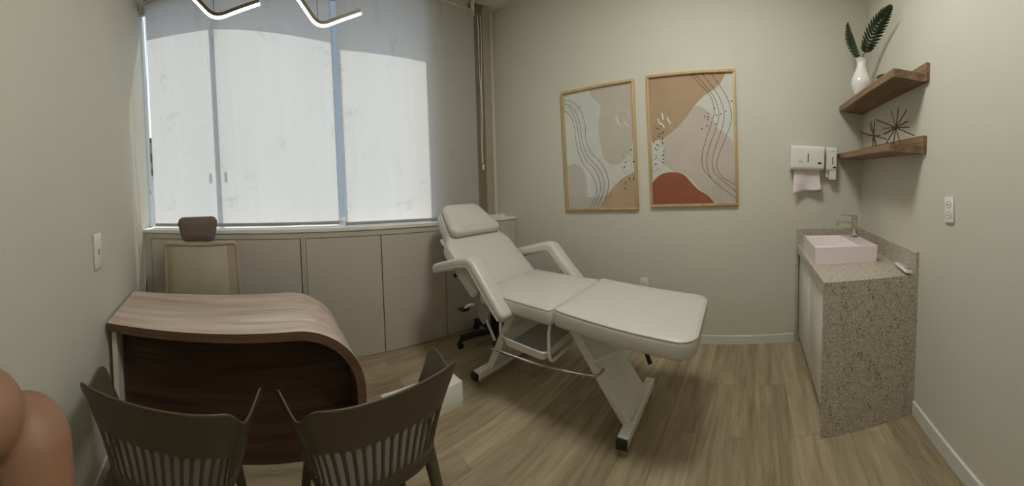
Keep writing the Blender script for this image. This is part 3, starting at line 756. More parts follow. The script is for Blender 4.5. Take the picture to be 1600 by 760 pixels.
# chrome side rails
def rail(sx):
    x = sx*.20
    pts = spline([(x,.93,.275), (x-sx*-.03,.90,.285), (x+sx*.035,.80,.30), (x+sx*.035,.55,.325), (x+sx*.035,.30,.35), (x+sx*.03,.13,.37), (x,.10,.375), (x-sx*.04,.10,.375)], 5)
    b = MB(); b.tube(pts, .0085, 10); b.build('side_rail', M['chrome'], bed)
rail(-1); rail(1)
for sx in (-1,1):
    b = MB(); b.tube([(sx*.16,.16,.40), (sx*.16,-.08,.56)], .008, 8); b.tube([(sx*.16,.155,.40), (sx*.16,.165,.40)], .014, 10); b.build('leg_stay', M['whitemetal'], bed)
    b = MB(); b.tube([(sx*.17,.93,.31), (sx*.17,1.08,.53)], .010, 8); b.build('back_strut', M['whitemetal'], bed)
    # grey quadrant plates at the hinge and a curved bracket
    if sx > 0: continue
    q = [(0,0)] + [(.20*math.cos(a), .20*math.sin(a)) for a in lin(math.radians(-60), math.radians(42), 14)]
    b = MB(); b.prism(q, (sx*.30-.003,.80,.65), (0,1,0), (0,0,1), .006); b.build('hinge_plate', M['steel'], bed)
b = MB(); b.tube([(-.31,.98,.60), (-.33,1.02,.59), (-.33,1.06,.555)], .009, 8); b.build('release_lever', M['whitemetal'], bed)
b = MB(); b.obox((-.33,1.075,.545), (.03,0,0), (0,.035,-.004), (0,0,.010), .006); b.build('lever_grip', M['black'], bed)
b = MB(); b.tube([(-.26,1.20,.76), (-.30,1.22,.745)], .014, 12); b.build('knob', M['black'], bed)
b = MB(); b.tube([(-.02,-.06,.55), (-.03,-.115,.43)], .006, 8); lv_ = b.build('foot_lever', M['whitemetal'], bed)
b = MB(); b.tube([(-.027,-.095,.475), (-.036,-.135,.385)], .013, 10); b.build('grip', M['black'], lv_)
# slide-out tray hanging in two white hoops
tr = [(-.27,.40,.455), (.20,.40,.455), (.20,.74,.455), (-.27,.74,.455)]
b = MB()
o1 = rrect(-.30,.20,.40,.75,.03); 
def tray_ring(d, z): return [b.bm.verts.new((x*(1)+(-d if x > -.05 else d), y+(d if y < .575 else -d), z)) for x, y in o1]
R = [tray_ring(.02,.395), tray_ring(.0,.452), tray_ring(-.008,.455), tray_ring(.006,.455), tray_ring(.024,.400)]
n = len(o1)
for A, B in zip(R, R[1:]):
    for k in range(n): b.bm.faces.new((A[k], A[(k+1) % n], B[(k+1) % n], B[k]))
b.bm.faces.new(list(reversed(R[0]))); f = b.bm.faces.new(R[-1]); f.material_index = 1
tray = b.build('tray', [M['whiteplastic'], M['tray_in']], bed)
for y in (.385,.765):
    b = MB(); b.tube(spline([(-.26,y,.61), (-.275,y,.56), (-.275,y,.44), (-.25,y,.395), (-.18,y,.388), (.10,y,.388), (.17,y,.40), (.19,y,.45), (.19,y,.61)], 6), .010, 10); b.build('tray_hoop', M['whitemetal'], bed)

# ------------------------------------------------------------------ person at the left edge
pr = thing('person', 'person by the left wall, only a bare shoulder and upper arm in view', 'person', (-.411,.158,0), math.radians(35))
def capsules(segs):
    """overlapping round limbs (p, r) -> (q, s); the remesh fuses them into one skin"""
    b = MB()
    for p, r, q, s_ in segs:
        p, q = V(p), V(q); d = q-p; n = 8
        if d.length < 1e-4: d = V((0,0,1e-4))
        ax = d.normalized(); pts = []; rs = []
        for k in range(6):
            a = PI/2*(1-k/5.5); pts.append(p - ax*r*math.sin(a)); rs.append(max(.0015, r*math.cos(a)))
        for k in range(1, n): pts.append(p.lerp(q, k/n)); rs.append(r+(s_-r)*k/n)
        for k in range(6):
            a = PI/2*(k+.5)/5.5; pts.append(q + ax*s_*math.sin(a)); rs.append(max(.0015, s_*math.cos(a)))
        b.tube(pts, rs, 16)
    return b
def limbs():
    S = []
    for x in (-1,1):
        S += [((x*.04,-.005,1.210),.042,(x*.122,-.012,1.170),.050), ((x*.166,.016,1.118),.057,(x*.178,-.008,1.05),.048), ((x*.178,-.012,1.05),.046,(x*.20,-.03,.91),.036),
              ((x*.20,-.03,.91),.037,(x*.205,.06,.70),.024), ((x*.205,.06,.70),.024,(x*.205,.085,.635),.026)]
        for k, (dx, l) in enumerate(((-.024,.055), (-.008,.064), (.008,.060), (.022,.048))):
            a = V((x*.205+dx*.2, .088+dx*.9, .615)); m_ = a+V((-x*.004,.010,-l*.55)); S += [(a,.0085,m_,.008), (m_,.008,m_+V((-x*.010,.004,-l*.5)),.0065)]
        a = V((x*.190,.108,.655)); m_ = a+V((-x*.014,.020,-.022)); S += [(a,.0105,m_,.0095), (m_,.0095,m_+V((-x*.004,.010,-.026)),.0075)]
        S += [((x*.075,0,.76),.082,(x*.078,.012,.44),.052), ((x*.078,.012,.44),.052,(x*.078,-.012,.30),.050), ((x*.078,-.012,.30),.050,(x*.078,-.015,.09),.032), ((x*.078,-.025,.045),.034,(x*.088,.13,.028),.026)]
    S += [((-.055,0,.80),.092,(.055,0,.80),.092), ((-.04,.005,.92),.080,(.04,.005,.92),.080), ((-.065,0,1.06),.088,(.065,0,1.06),.088), ((-.08,-.005,1.13),.065,(.08,-.005,1.13),.065),
          ((0,-.01,1.18),.046,(0,.01,1.29),.044), ((0,.0,1.375),.084,(0,-.01,1.415),.082), ((0,.045,1.315),.040,(0,.03,1.36),.06), ((0,.082,1.372),.010,(0,.094,1.352),.012)]
    for x in (-1,1): S += [((x*.082,-.005,1.36),.012,(x*.086,-.012,1.39),.014), ((x*.03,.072,1.384),.014,(x*.03,.073,1.384),.014)]
    S += [((-.016,.078,1.322),.008,(.016,.078,1.322),.008)]
    return S
body = capsules(limbs()).build('body', M['skin'], pr, smooth=0)
m = body.modifiers.new('fuse', 'REMESH'); m.mode = 'VOXEL'; m.voxel_size = .0055; m.use_smooth_shade = True
m = body.modifiers.new('soften', 'SMOOTH'); m.factor = .5; m.iterations = 1
tp_ = capsules([((-.058,0,.80),.099,(.058,0,.80),.099), ((-.042,.005,.92),.088,(.042,.005,.92),.088), ((-.066,0,1.05),.096,(.066,0,1.05),.096), ((-.05,-.004,1.11),.074,(.05,-.004,1.11),.074)]).build('tank_top', M['shirt'], pr, smooth=0)
m = tp_.modifiers.new('fuse', 'REMESH'); m.mode = 'VOXEL'; m.voxel_size = .009; m.use_smooth_shade = True
S = []
for x in (-1,1): S += [((x*.075,0,.76),.090,(x*.078,.012,.44),.062), ((x*.078,.012,.44),.062,(x*.078,-.014,.12),.052)]
tr_ = capsules(S).build('trousers', M['pants'], pr, smooth=0)
m = tr_.modifiers.new('fuse', 'REMESH'); m.mode = 'VOXEL'; m.voxel_size = .009; m.use_smooth_shade = True
hr_ = capsules([((0,-.02,1.385),.090,(0,-.02,1.425),.086), ((0,-.07,1.36),.05,(0,-.075,1.24),.045)]).build('hair', M['hair'], pr, smooth=0)
m = hr_.modifiers.new('fuse', 'REMESH'); m.mode = 'VOXEL'; m.voxel_size = .008; m.use_smooth_shade = True
for x in (-1,1):
    sh_ = capsules([((x*.078,-.03,.045),.042,(x*.09,.135,.034),.034)]).build('shoe', M['black'], pr, smooth=60)
    # flatten the sole onto the floor
    for v_ in sh_.data.vertices:
        if v_.co.z < .001: v_.co.z = .001

# ------------------------------------------------------------------ stool and step
st = thing('swivel_stool', 'black swivel stool on casters half hidden behind the treatment chair', 'stool', (1.80,2.05,0))
five_star(st, .325, M['black'], a0=math.radians(156), hubz=.12)
b = MB(); b.tube([(0,0,.12), (0,0,.37)], .040, 18); b.tube([(0,0,.37), (0,0,.42)], .02, 12); b.build('gas_column', M['black'], st)
b = MB(); b.lathe([(0,0), (.15,0), (.165,.015), (.168,.045), (.15,.062), (0,.068)], (0,0,.42), 36); b.build('seat', M['black'], st)
b = WB(); b.box(.60,1.104,1.592,1.745,.0,.165,.006); sb = b.build('footstep', M['whiteplastic'], None, origin=(.85,1.67,0)); tag(sb, 'low white step box on the floor behind the right armchair', 'step')

# ------------------------------------------------------------------ sink counter
CX0, CYF, CZ = 1.60, -.385, .88
cab = thing('sink_cabinet', 'white door cabinet under the granite worktop', 'cabinet', (2.15,-.70,0))
b = WB(); b.prism([(CX0+.025,CYF-.052), (CX0+.025,YB(CX0)+.02), (XR(-.7)-.03,YB(2.6)+.02), (XR(-.4)-.03,CYF-.052)], (0,0,.05), (1,0,0), (0,1,0), CZ-.10); b.build('carcass', M['base'], cab, smooth=0)
for x0, x1 in ((CX0+.027,2.14), (2.144,XR(-.45)-.035)):
    b = WB(); b.box(x0,x1,CYF-.050,CYF-.030,.075,CZ-.062,.002); b.build('door', M['whiteplastic'], cab)
wt = thing('granite_worktop', 'speckled grey granite worktop with waterfall side and upstand', 'worktop', (2.15,-.69,0))
b = WB(); b.prism([(CX0,CYF), (CX0,YB(CX0)), (XR(-1.)-.001,YB(2.72)), (XR(CYF)-.001,CYF)], (0,0,CZ-.02), (1,0,0), (0,1,0), .02)
b.box(CX0,XR(CYF)-.002,CYF-.02,CYF,CZ-.055,CZ-.0201)
b.build('countertop', M['granite'], wt, smooth=0)
b = WB(); b.prism([(CX0,CYF), (CX0+.02,CYF), (CX0+.02,YB(CX0)), (CX0,YB(CX0))][::-1], (0,0,0), (1,0,0), (0,1,0), CZ-.0201); b.build('side_slab', M['granite'], wt, smooth=0)
b = WB(); b.box(XR(CYF)-.024,XR(CYF)-.003,CYF-.02,CYF,0,CZ-.056); b.build('end_strip', M['granite'], wt, smooth=0)
b = WB(); b.prism([(XR(CYF)-.022,CYF), (XR(-.99)-.022,-.99), (XR(-.99)-.001,-.99), (XR(CYF)-.001,CYF)], (0,0,CZ), (1,0,0), (0,1,0), .135)
b.prism([(CX0,YB(CX0)+.022), (CX0,YB(CX0)+.001), (2.70,YB(2.7)+.001), (2.70,YB(2.7)+.022)], (0,0,CZ), (1,0,0), (0,1,0), .135)
b.build('upstand', M['granite'], wt, smooth=0)
# basin
bs = thing('wash_basin', 'white rectangular ceramic wash basin on the granite worktop', 'basin', (2.2,-.63,CZ+.0005))
BX0, BX1, BY0, BY1, BZ0, BZ1 = 1.957, 2.425, -.848, -.407, CZ+.0005, 1.0
b = WB()
def rc(x0, x1, y0, y1, z): return [b.bm.verts.new(p) for p in ((x0,y0,z), (x1,y0,z), (x1,y1,z), (x0,y1,z))]
R = [rc(BX0+.004,BX1-.004,BY0+.004,BY1-.004,BZ0), rc(BX0,BX1,BY0,BY1,BZ1-.002), rc(BX0+.003,BX1-.003,BY0+.003,BY1-.003,BZ1), rc(BX0+.016,BX1-.016,BY0+.135,BY1-.016,BZ1), rc(BX0+.018,BX1-.018,BY0+.139,BY1-.018,BZ1-.004), rc(BX0+.03,BX1-.03,BY0+.16,BY1-.03,BZ1-.085), rc(BX0+.05,BX1-.05,BY0+.18,BY1-.05,BZ1-.092)]
for A, B in zip(R, R[1:]):
    for k in range(4): b.bm.faces.new((A[k], A[(k+1) % 4], B[(k+1) % 4], B[k]))
b.bm.faces.new(list(reversed(R[0]))); b.bm.faces.new(R[-1])
o = b.build('bowl', M['porcelain'], bs, smooth=0)
mo = o.modifiers.new('soft', 'BEVEL'); mo.width = .003; mo.segments = 2
b = WB(); b.lathe([(0,0), (.022,0), (.022,.003), (0,.004)], (2.19,-.50,BZ1-.0915), 20); b.build('drain', M['chrome'], bs)
# tap
fx, fy, fz = 2.30, -.79, BZ1
tp = thing('faucet', 'chrome single lever tap standing on the basin ledge', 'tap', (fx,fy,fz))
b = MB(); b.lathe([(0,0), (.030,0), (.030,.006), (.024,.012), (0,.012)], (0,0,.0005), 24); b.build('base_flange', M['chrome'], tp)
b = MB(); b.box(-.020,.020,-.022,.020,.010,.150,.006); b.build('body', M['chrome'], tp)
b = MB(); b.obox((0,.075,.118), (.016,0,0), (0,.075,.006), (0,-.0006,.009), .004); b.tube([(0,.135,.118), (0,.142,.098)], .011, 14); b.build('spout', M['chrome'], tp)
b = MB(); b.box(-.020,.020,-.022,.020,.154,.170,.004); b.obox((0,.045,.174), (.014,0,0), (0,.065,.004), (0,-.0004,.005), .003); b.build('lever', M['chrome'], tp)
# remote control leaning on the upstand
rm = thing('remote_control', 'small white remote control lying on the worktop by the upstand', 'remote control', (1.70,YB(1.7)+.055,CZ+.0155), math.radians(4), rot=(math.radians(14),0,math.radians(-8)))
b = MB(); b.box(-.105,.105,-.026,.026,-.006,.014,.006); b.build('case', M['whiteplastic'], rm)
b = MB(); b.box(-.09,-.035,-.017,.017,.0138,.0152,.0004); b.build('screen', M['greyplastic'], rm)
for k in range(4):
    b = MB(); b.lathe([(0,0), (.006,0), (.006,.002), (0,.002)], (-.01+.025*k,0,.0138), 12); b.build('button', M['greyplastic'], rm)

# ------------------------------------------------------------------ dispensers on the picture wall
td = thing('paper_towel_dispenser', 'white wall paper towel dispenser with dark level slot', 'dispenser', (XR(-.455),-.455,1.535))
yA, yB_ = -.605, -.312
def on_wall_prism(b, prof, y0, y1, mi=0):
    """profile (distance from wall, z) extruded along the wall"""
    A = [b.bm.verts.new((XR(y0)-d,y0,z)) for d, z in prof]; B = [b.bm.verts.new((XR(y1)-d,y1,z)) for d, z in prof]
    n = len(A)
    for k in range(n): b.bm.faces.new((A[k], A[(k+1) % n], B[(k+1) % n], B[k])).material_index = mi
    b.bm.faces.new(list(reversed(A))).material_index = mi; b.bm.faces.new(B).material_index = mi
def rp(d0, d1, z0, z1, r):
    return [(p.x, p.y) for p in [V(q) for q in rrect(d0, d1, z0, z1, r, 5)]]
b = WB(); on_wall_prism(b, rp(.002,.112,1.535,1.738,.028), yA, yB_); o = b.build('cover', M['whiteplastic'], td)
mo = o.modifiers.new('soft', 'BEVEL'); mo.width = .008; mo.segments = 3; mo.limit_method = 'ANGLE'; mo.angle_limit = math.radians(60)
b = WB(); on_wall_prism(b, [(.111,1.60), (.1135,1.60), (.1135,1.672), (.111,1.672)], -.466, -.454); b.build('level_window', M['greyplastic'], td, smooth=0)
b = WB(); on_wall_prism(b, [(.111,1.586), (.1132,1.586), (.1132,1.601), (.111,1.601)], -.578, -.545); b.build('black_label', M['black'], td, smooth=0)
b = WB()
for k in range(7): on_wall_prism(b, [(.111,1.600), (.1126,1.600), (.1126,1.6045+.0015*(k % 2)), (.111,1.6045+.0015*(k % 2))], -.372-k*.0058-.0044, -.372-k*.0058)
b.build('printed_mark', M['greyplastic'], td, smooth=0)
b = WB()
def pap(u, v):
    y = -.345-.225*u - .03*v*(u-.3); zb = 1.318+.06*u+.012*math.sin(u*5)
    d = .060+.012*math.sin(u*6+v*2)*v+.02*v*abs(u-.45)
    return V((XR(y)-d, y, 1.540+(zb-1.540)*v))
b.grid(pap, 16, 12); pp = b.build('paper_towel', M['paper'], None, origin=(XR(-.45)-.06,-.45,1.33)); tag(pp, 'crumpled white paper towel hanging out of the wall dispenser', 'paper towel')
m = pp.modifiers.new('thick', 'SOLIDIFY'); m.thickness = .0012
sd = thing('soap_dispenser', 'narrow white soap dispenser beside the paper towel dispenser', 'dispenser', (XR(-.675),-.675,1.46))
b = WB(); on_wall_prism(b, rp(.002,.098,1.535,1.738,.022), -.722, -.628); o = b.build('cover', M['whiteplastic'], sd)
mo = o.modifiers.new('soft', 'BEVEL'); mo.width = .006; mo.segments = 3; mo.limit_method = 'ANGLE'; mo.angle_limit = math.radians(60)
b = WB(); on_wall_prism(b, rp(.002,.05,1.475,1.536,.015), -.700, -.632); b.build('pump', M['whiteplastic'], sd)
b = WB(); on_wall_prism(b, [(.05,1.458), (.094,1.458), (.098,1.535), (.05,1.535)], -.716, -.66); b.build('push_lever', M['whiteplastic'], sd)
b = WB(); on_wall_prism(b, [(.096,1.588), (.0995,1.588), (.0995,1.655), (.096,1.655)], -.688, -.678); b.build('level_window', M['greyplastic'], sd, smooth=0)
b = WB(); on_wall_prism(b, [(.096,1.556), (.0993,1.556), (.0993,1.570), (.096,1.570)], -.714, -.686); b.build('black_label', M['black'], sd, smooth=0)
b = WB()
for k in range(6): on_wall_prism(b, [(.096,1.700), (.0990,1.700), (.0990,1.7045+.0015*(k % 2)), (.096,1.7045+.0015*(k % 2))], -.668-k*.0058-.0044, -.668-k*.0058)
b.build('printed_mark', M['greyplastic'], sd, smooth=0)

# ------------------------------------------------------------------ corner shelves (board + upstand on the sink wall)
SH_T = .034
def shelf(xe, z0, th, ydep, uph, label):
    zt = lambda x: z0 + SH_T*(x-xe)
    xr = 2.695
    t = thing('corner_shelf', label, 'shelf', ((xe+xr)/2, -.87, zt((xe+xr)/2)), 0, 'walnut corner shelves')
    def wedge(b, pts, za, zb):
        A = [b.bm.verts.new((x,y,zt(x)+za)) for x, y in pts]; B = [b.bm.verts.new((x,y,zt(x)+zb)) for x, y in pts]; n = len(A)
        b.bm.faces.new(list(reversed(A))); b.bm.faces.new(B)
        for k in range(n): b.bm.faces.new((A[k], A[(k+1) % n], B[(k+1) % n], B[k]))
    b = WB(); wedge(b, [(xe,YB(xe)+.026), (XR(-.97)-.002,YB(2.7)+.026), (XR(ydep)-.002,ydep), (xe+.02,ydep)], 0, th); b.build('board', M['walnut'], t, smooth=0)
    b = WB(); wedge(b, [(xe-.03,YB(xe)+.002), (XR(-.99)-.002,YB(2.7)+.002), (XR(-.97)-.002,YB(2.7)+.025), (xe-.03,YB(xe)+.025)], 0, uph); b.build('upstand', M['walnut'], t, smooth=0)
    return zt
zu = shelf(1.58, 2.035, .046, -.760, .105, 'upper walnut corner shelf holding the white vase')
zl = shelf(1.585, 1.613, .042, -.752, .105, 'lower walnut corner shelf holding the spiky ornaments')
ZU = lambda x: zu(x)+.046
ZL = lambda x: zl(x)+.042
# vase
vx, vy = 2.36, -.835
vs_ = [(0,0), (.036,0), (.040,.004), (.062,.045), (.080,.100), (.078,.140), (.058,.195), (.042,.235), (.038,.262), (.041,.285), (.050,.300), (.047,.301), (.037,.284), (.034,.262), (.036,.235), (0,.20)]
vp = [(p.x, p.y) for p in spline([(r,z,0) for r, z in vs_], 4)]
b = MB(); b.lathe([(max(0,r),z) for r, z in vp], (0,0,0), 40); vo = b.build('vase', M['vase'], None, (vx,vy,ZU(vx)+.0035), smooth=60); tag(vo, 'glossy white vase with a narrow neck on the upper shelf', 'vase')
# palm leaves
def palm_leaf(pts, widths, nleaf, droop, normal, label, split=True):
    """pts: midrib points (stem first); leaflets start after the stem"""
    t_ = thing('palm_leaf', label, 'leaf', pts[0])
    P = [p - V(pts[0]) for p in spline(pts, 10)]; n = len(P)
    b = MB(); b.tube(P, [.0035-.0022*i/(n-1) for i in range(n)], 6); b.build('stem', M['stem'], t_)
    nv = V(normal).normalized(); b = MB()
    i0 = int(n*.33)
    for k in range(nleaf):
        f = k/(nleaf-1); fi = i0+(n-2-i0)*f; i = int(fi); p = P[i].lerp(P[i+1], fi-i); tg = (P[i+1]-P[i]).normalized()
        w = widths[0]*math.sin(PI*(.16+.80*f))**.8
        for s in (-1,1):
            ln = w*(1 if s > 0 else widths[1])
            sd_ = tg.cross(nv)*s
            ang = math.radians(58-30*f)
            d = (sd_*math.sin(ang) + tg*math.cos(ang)).normalized()
            perp = d.cross(nv).normalized(); hw = .0098
            prev = None
            for q in range(7):
                u = q/6; c = p + d*ln*u + nv*(.010*math.sin(u*PI)*.8 - droop*ln*u*u) ; h_ = hw*math.sin(PI*min(1,.12+.88*u))**.7 if q < 6 else .0006
                cur = (b.bm.verts.new(c+perp*h_-nv*.0006), b.bm.verts.new(c+nv*.002), b.bm.verts.new(c-perp*h_-nv*.0006))
                if prev:
                    b.bm.faces.new((prev[0], prev[1], cur[1], cur[0])); b.bm.faces.new((prev[1], prev[2], cur[2], cur[1]))
                prev = cur
    o = b.build('leaflets', M['leaf'], t_, smooth=60)
    m = o.modifiers.new('thick', 'SOLIDIFY'); m.thickness = .0008
    return t_
vtop = ZU(vx)+.30
palm_leaf([(vx-.01,vy,vtop-.14), (vx-.03,vy-.002,vtop+.01), (vx-.065,vy-.01,vtop+.075), (vx-.17,vy-.022,vtop+.15), (vx-.30,vy-.038,vtop+.20), (vx-.42,vy-.05,vtop+.222)], (.112,.8), 17, .12, (-.8,.42,-.42), 'large green palm leaf leaning right in the white vase')
palm_leaf([(vx+.012,vy,vtop-.14), (vx+.025,vy+.01,vtop+.01), (vx+.085,vy+.035,vtop+.13), (vx+.13,vy+.055,vtop+.24), (vx+.17,vy+.07,vtop+.36)], (.035,2.6), 14, .3, (-.85,.45,-.25), 'small folded palm leaf leaning left in the white vase')
# small things on the upper shelf
fg = thing('figurine', 'tiny black and chrome ornament on the upper shelf by the vase', 'ornament', (2.02,-.84,ZU(2.02)+.0025))
b = MB()
b.lathe([(0,0), (.016,0), (.016,.004), (.004,.008), (0,.009)], (-.02,0,0), 16)
b.tube(spline([(-.02,0,.006), (-.018,0,.03), (.0,.0,.046), (.022,0,.036), (.03,0,.012)], 6), .006, 8); b.build('body', M['chrome'], fg)
b = MB(); b.lathe([(0,0), (.008,.003), (.011,.011), (.008,.019), (0,.022)], (-.03,.0,.035), 14); b.build('head', M['black'], fg)
b = MB(); b.lathe([(0,0), (.008,.003), (.011,.011), (.008,.019), (0,.022)], (.03,0,.0), 14); b.build('tail', M['black'], fg)
tk = thing('glass_dish', 'low clear dish on the upper shelf edge beside the tiny ornament', 'dish', (1.86,-.845,ZU(1.86)+.0025))
b = MB(); b.lathe([(0,0), (.05,0), (.075,.022), (.078,.024), (.073,.023), (.049,.004), (0,.004)], (0,0,.001), 28); b.build('bowl', M['greyplastic'], tk)
# spiky rod ornaments
def burst(c, r, dirs, label):
    t = thing('rod_burst_ornament', label, 'ornament', c, 0, 'spiky rod ornaments')
    for d in dirs:
        d = V(d).normalized(); b = MB(); b.tube([d*-r*.95, d*r], .0032 if r > .1 else .0026, 8); b.build('rod', M['brownmetal'], t)
    b = MB(); b.lathe([(0,-.008), (.006,-.005), (.008,0), (.006,.005), (0,.008)], (0,0,0), 12); b.build('hub', M['brownmetal'], t)
bd = [(1,.05,-.14), (.95,.2,.10), (.42,.1,.95), (-.55,.15,.85), (-.66,-.2,.72), (.2,.9,.3), (.35,-.8,.45)]
burst((1.745,-.855,ZL(1.745)+.119), .135, bd, 'larger bronze rod burst ornament on the lower shelf')
bd2 = [(1,.1,.12), (.9,-.3,-.25), (.55,.1,.85), (.1,.2,.98), (-.35,.1,.92), (-.72,.25,.70), (.2,.95,.2)]
burst((2.05,-.83,ZL(2.05)+.0985), .105, bd2, 'smaller bronze rod burst ornament on the lower shelf by the corner')

# ------------------------------------------------------------------ outlets and switches
def plate(name, label, c, nrm, w, h, socks, cat, tilt=0.):
    nrm = V(nrm).normalized(); up = V((0,0,1)); sd_ = up.cross(nrm).normalized()
    rz = math.atan2(sd_.y, sd_.x)
    t = thing(name, label, cat, c, 0, rot=(0,tilt,rz))
    # local: x along the wall, -y out of the wall? use y as outward
    s = 1 if (Matrix.Rotation(rz, 3, 'Z') @ V((0,1,0))).dot(nrm) > 0 else -1
    b = MB(); b.box(-w/2,w/2,min(0,s*.011),max(0,s*.011),-h/2,h/2,.004); b.build('cover_plate', M['whiteplastic'], t)
    for z, kind in socks:
        b = MB()
        if kind == 'socket':
            hexp = [(.021*math.cos(a)*1.15, .021*math.sin(a)*.8) for a in [2*PI*k/6 for k in range(6)]]
            b.prism(hexp, (0,s*.0112,z), (1,0,0), (0,0,1), -.002*s if s > 0 else .002); o = b.build('socket', M['whiteplastic'], t, smooth=0)
            b = MB(); b.tube([V((.0235*math.cos(a)*1.15, s*.0115, z+.0235*math.sin(a)*.8)) for a in [2*PI*k/6 for k in range(6)]], .0018, 6, closed=True); b.build('rim', M['tray_in'], o)
            for dx in (-.0095,0,.0095):
                b = MB(); b.tube([(dx,s*.0125,z), (dx,s*.0145,z)], .0026, 10); b.build('pin_hole', M['black'], o)
        else:
            b.box(-.011,.011,min(s*.010,s*.015),max(s*.010,s*.015),z-.016,z+.016,.002); b.build('rocker', M['tray_in'], t)
    return t
plate('power_outlet', 'white double power outlet on the right wall beside the sink', (1.29,YB(1.29)+.001,1.30), (0.025,1,0), .078, .135, [(.027,'socket'), (-.027,'socket')], 'outlet', math.radians(-4))
plate('switch_plate', 'white wall plate with one small socket on the left wall above the desk', (XL(1.405)+.001,1.405,1.16), (1,.2,0), .105, .185, [(-.005,'switch')], 'switch')
plate('power_outlet', 'white outlet plate low on the wall, half hidden behind the leg cushion', (XR(.95)-.001,.95,.50), (-1,.086,0), .075, .12, [(.0,'socket')], 'outlet')

# ------------------------------------------------------------------ pictures
def picture(yc, zc, w, h, tilt, label, art):
    t = thing('framed_print', label, 'picture', (XR(yc)-.001, yc, zc), 0, 'framed prints on the picture wall')
    ang = math.atan2(-.0861, -1.) # direction of local x: along the wall towards the sink (viewer's right)
    X = V((.0861,-1,0)).normalized(); Z = V((0,0,1)); O = X.cross(Z)*-1
    nrm = V((-1,-.0861,0)).normalized()
    ct, s_ = math.cos(tilt), math.sin(tilt)
    U = X*ct + Z*s_; W = Z*ct - X*s_
    fw, fd = .022, .028
    b = MB()
    for a, c, wd, hd in ((V((0,0,0))+W*(h/2-fw/2), U*(w/2), U, W), (W*(-h/2+fw/2), U*(w/2), U, W)):
        b.obox(a+nrm*fd/2, c, W*(fw/2), nrm*fd/2, .002)
    for sx in (-1,1): b.obox(U*sx*(w/2-fw/2)+nrm*fd/2, U*(fw/2), W*(h/2-fw-.0002), nrm*fd/2, .002)
    b.build('frame', M['oakframe'], t)
    iw, ih = w-2*fw, h-2*fw
    o = -U*(iw/2) - W*(ih/2) + nrm*.008
    b = MB(); b.norecalc = True
    art(b, lambda k: o + nrm*.00035*k, U*iw, W*ih, iw, ih)
    b.build('print', ART, t, smooth=0)
    b = MB(); b.obox(nrm*.0185, U*(iw/2-.001), W*(ih/2-.001), nrm*.001); b.build('glass', M['picglass'], t, smooth=0)
ART = [plain('print_paper', srgb(226,222,214), .7), plain('print_mauve', srgb(212,196,184), .7, var=.03), plain('print_tan', srgb(192,158,128), .7, var=.05, vscale=9), plain('print_peach', srgb(214,184,160), .7, var=.03),
       plain('print_terracotta', srgb(158,84,54), .7, var=.09, vscale=9), plain('print_ink', srgb(84,56,46), .7), plain('print_white', srgb(246,244,238), .7), plain('print_grey', srgb(206,196,188), .7, var=.02), plain('print_ochre_light', srgb(204,170,140), .7, var=.04)]
def conv(q, TL, TR, BR, BL):
    """design points measured on the picture -> 0..1 frame (inverse bilinear by iteration)"""
    out = []
    for x, y in q:
        u, v = .5, .5
        for _ in range(25):
            px = (TL[0]*(1-u)+TR[0]*u)*(1-v)+(BL[0]*(1-u)+BR[0]*u)*v; py = (TL[1]*(1-u)+TR[1]*u)*(1-v)+(BL[1]*(1-u)+BR[1]*u)*v
            u += (x-px)/(TR[0]-TL[0]); v += (y-py)/(BL[1]-TL[1])
        out.append((min(1,max(0,u)), min(1,max(0,1-v))))
    return out
def sm(q, n=5): return [(p.x, p.y) for p in spline([(x,y,0) for x, y in q], n)]
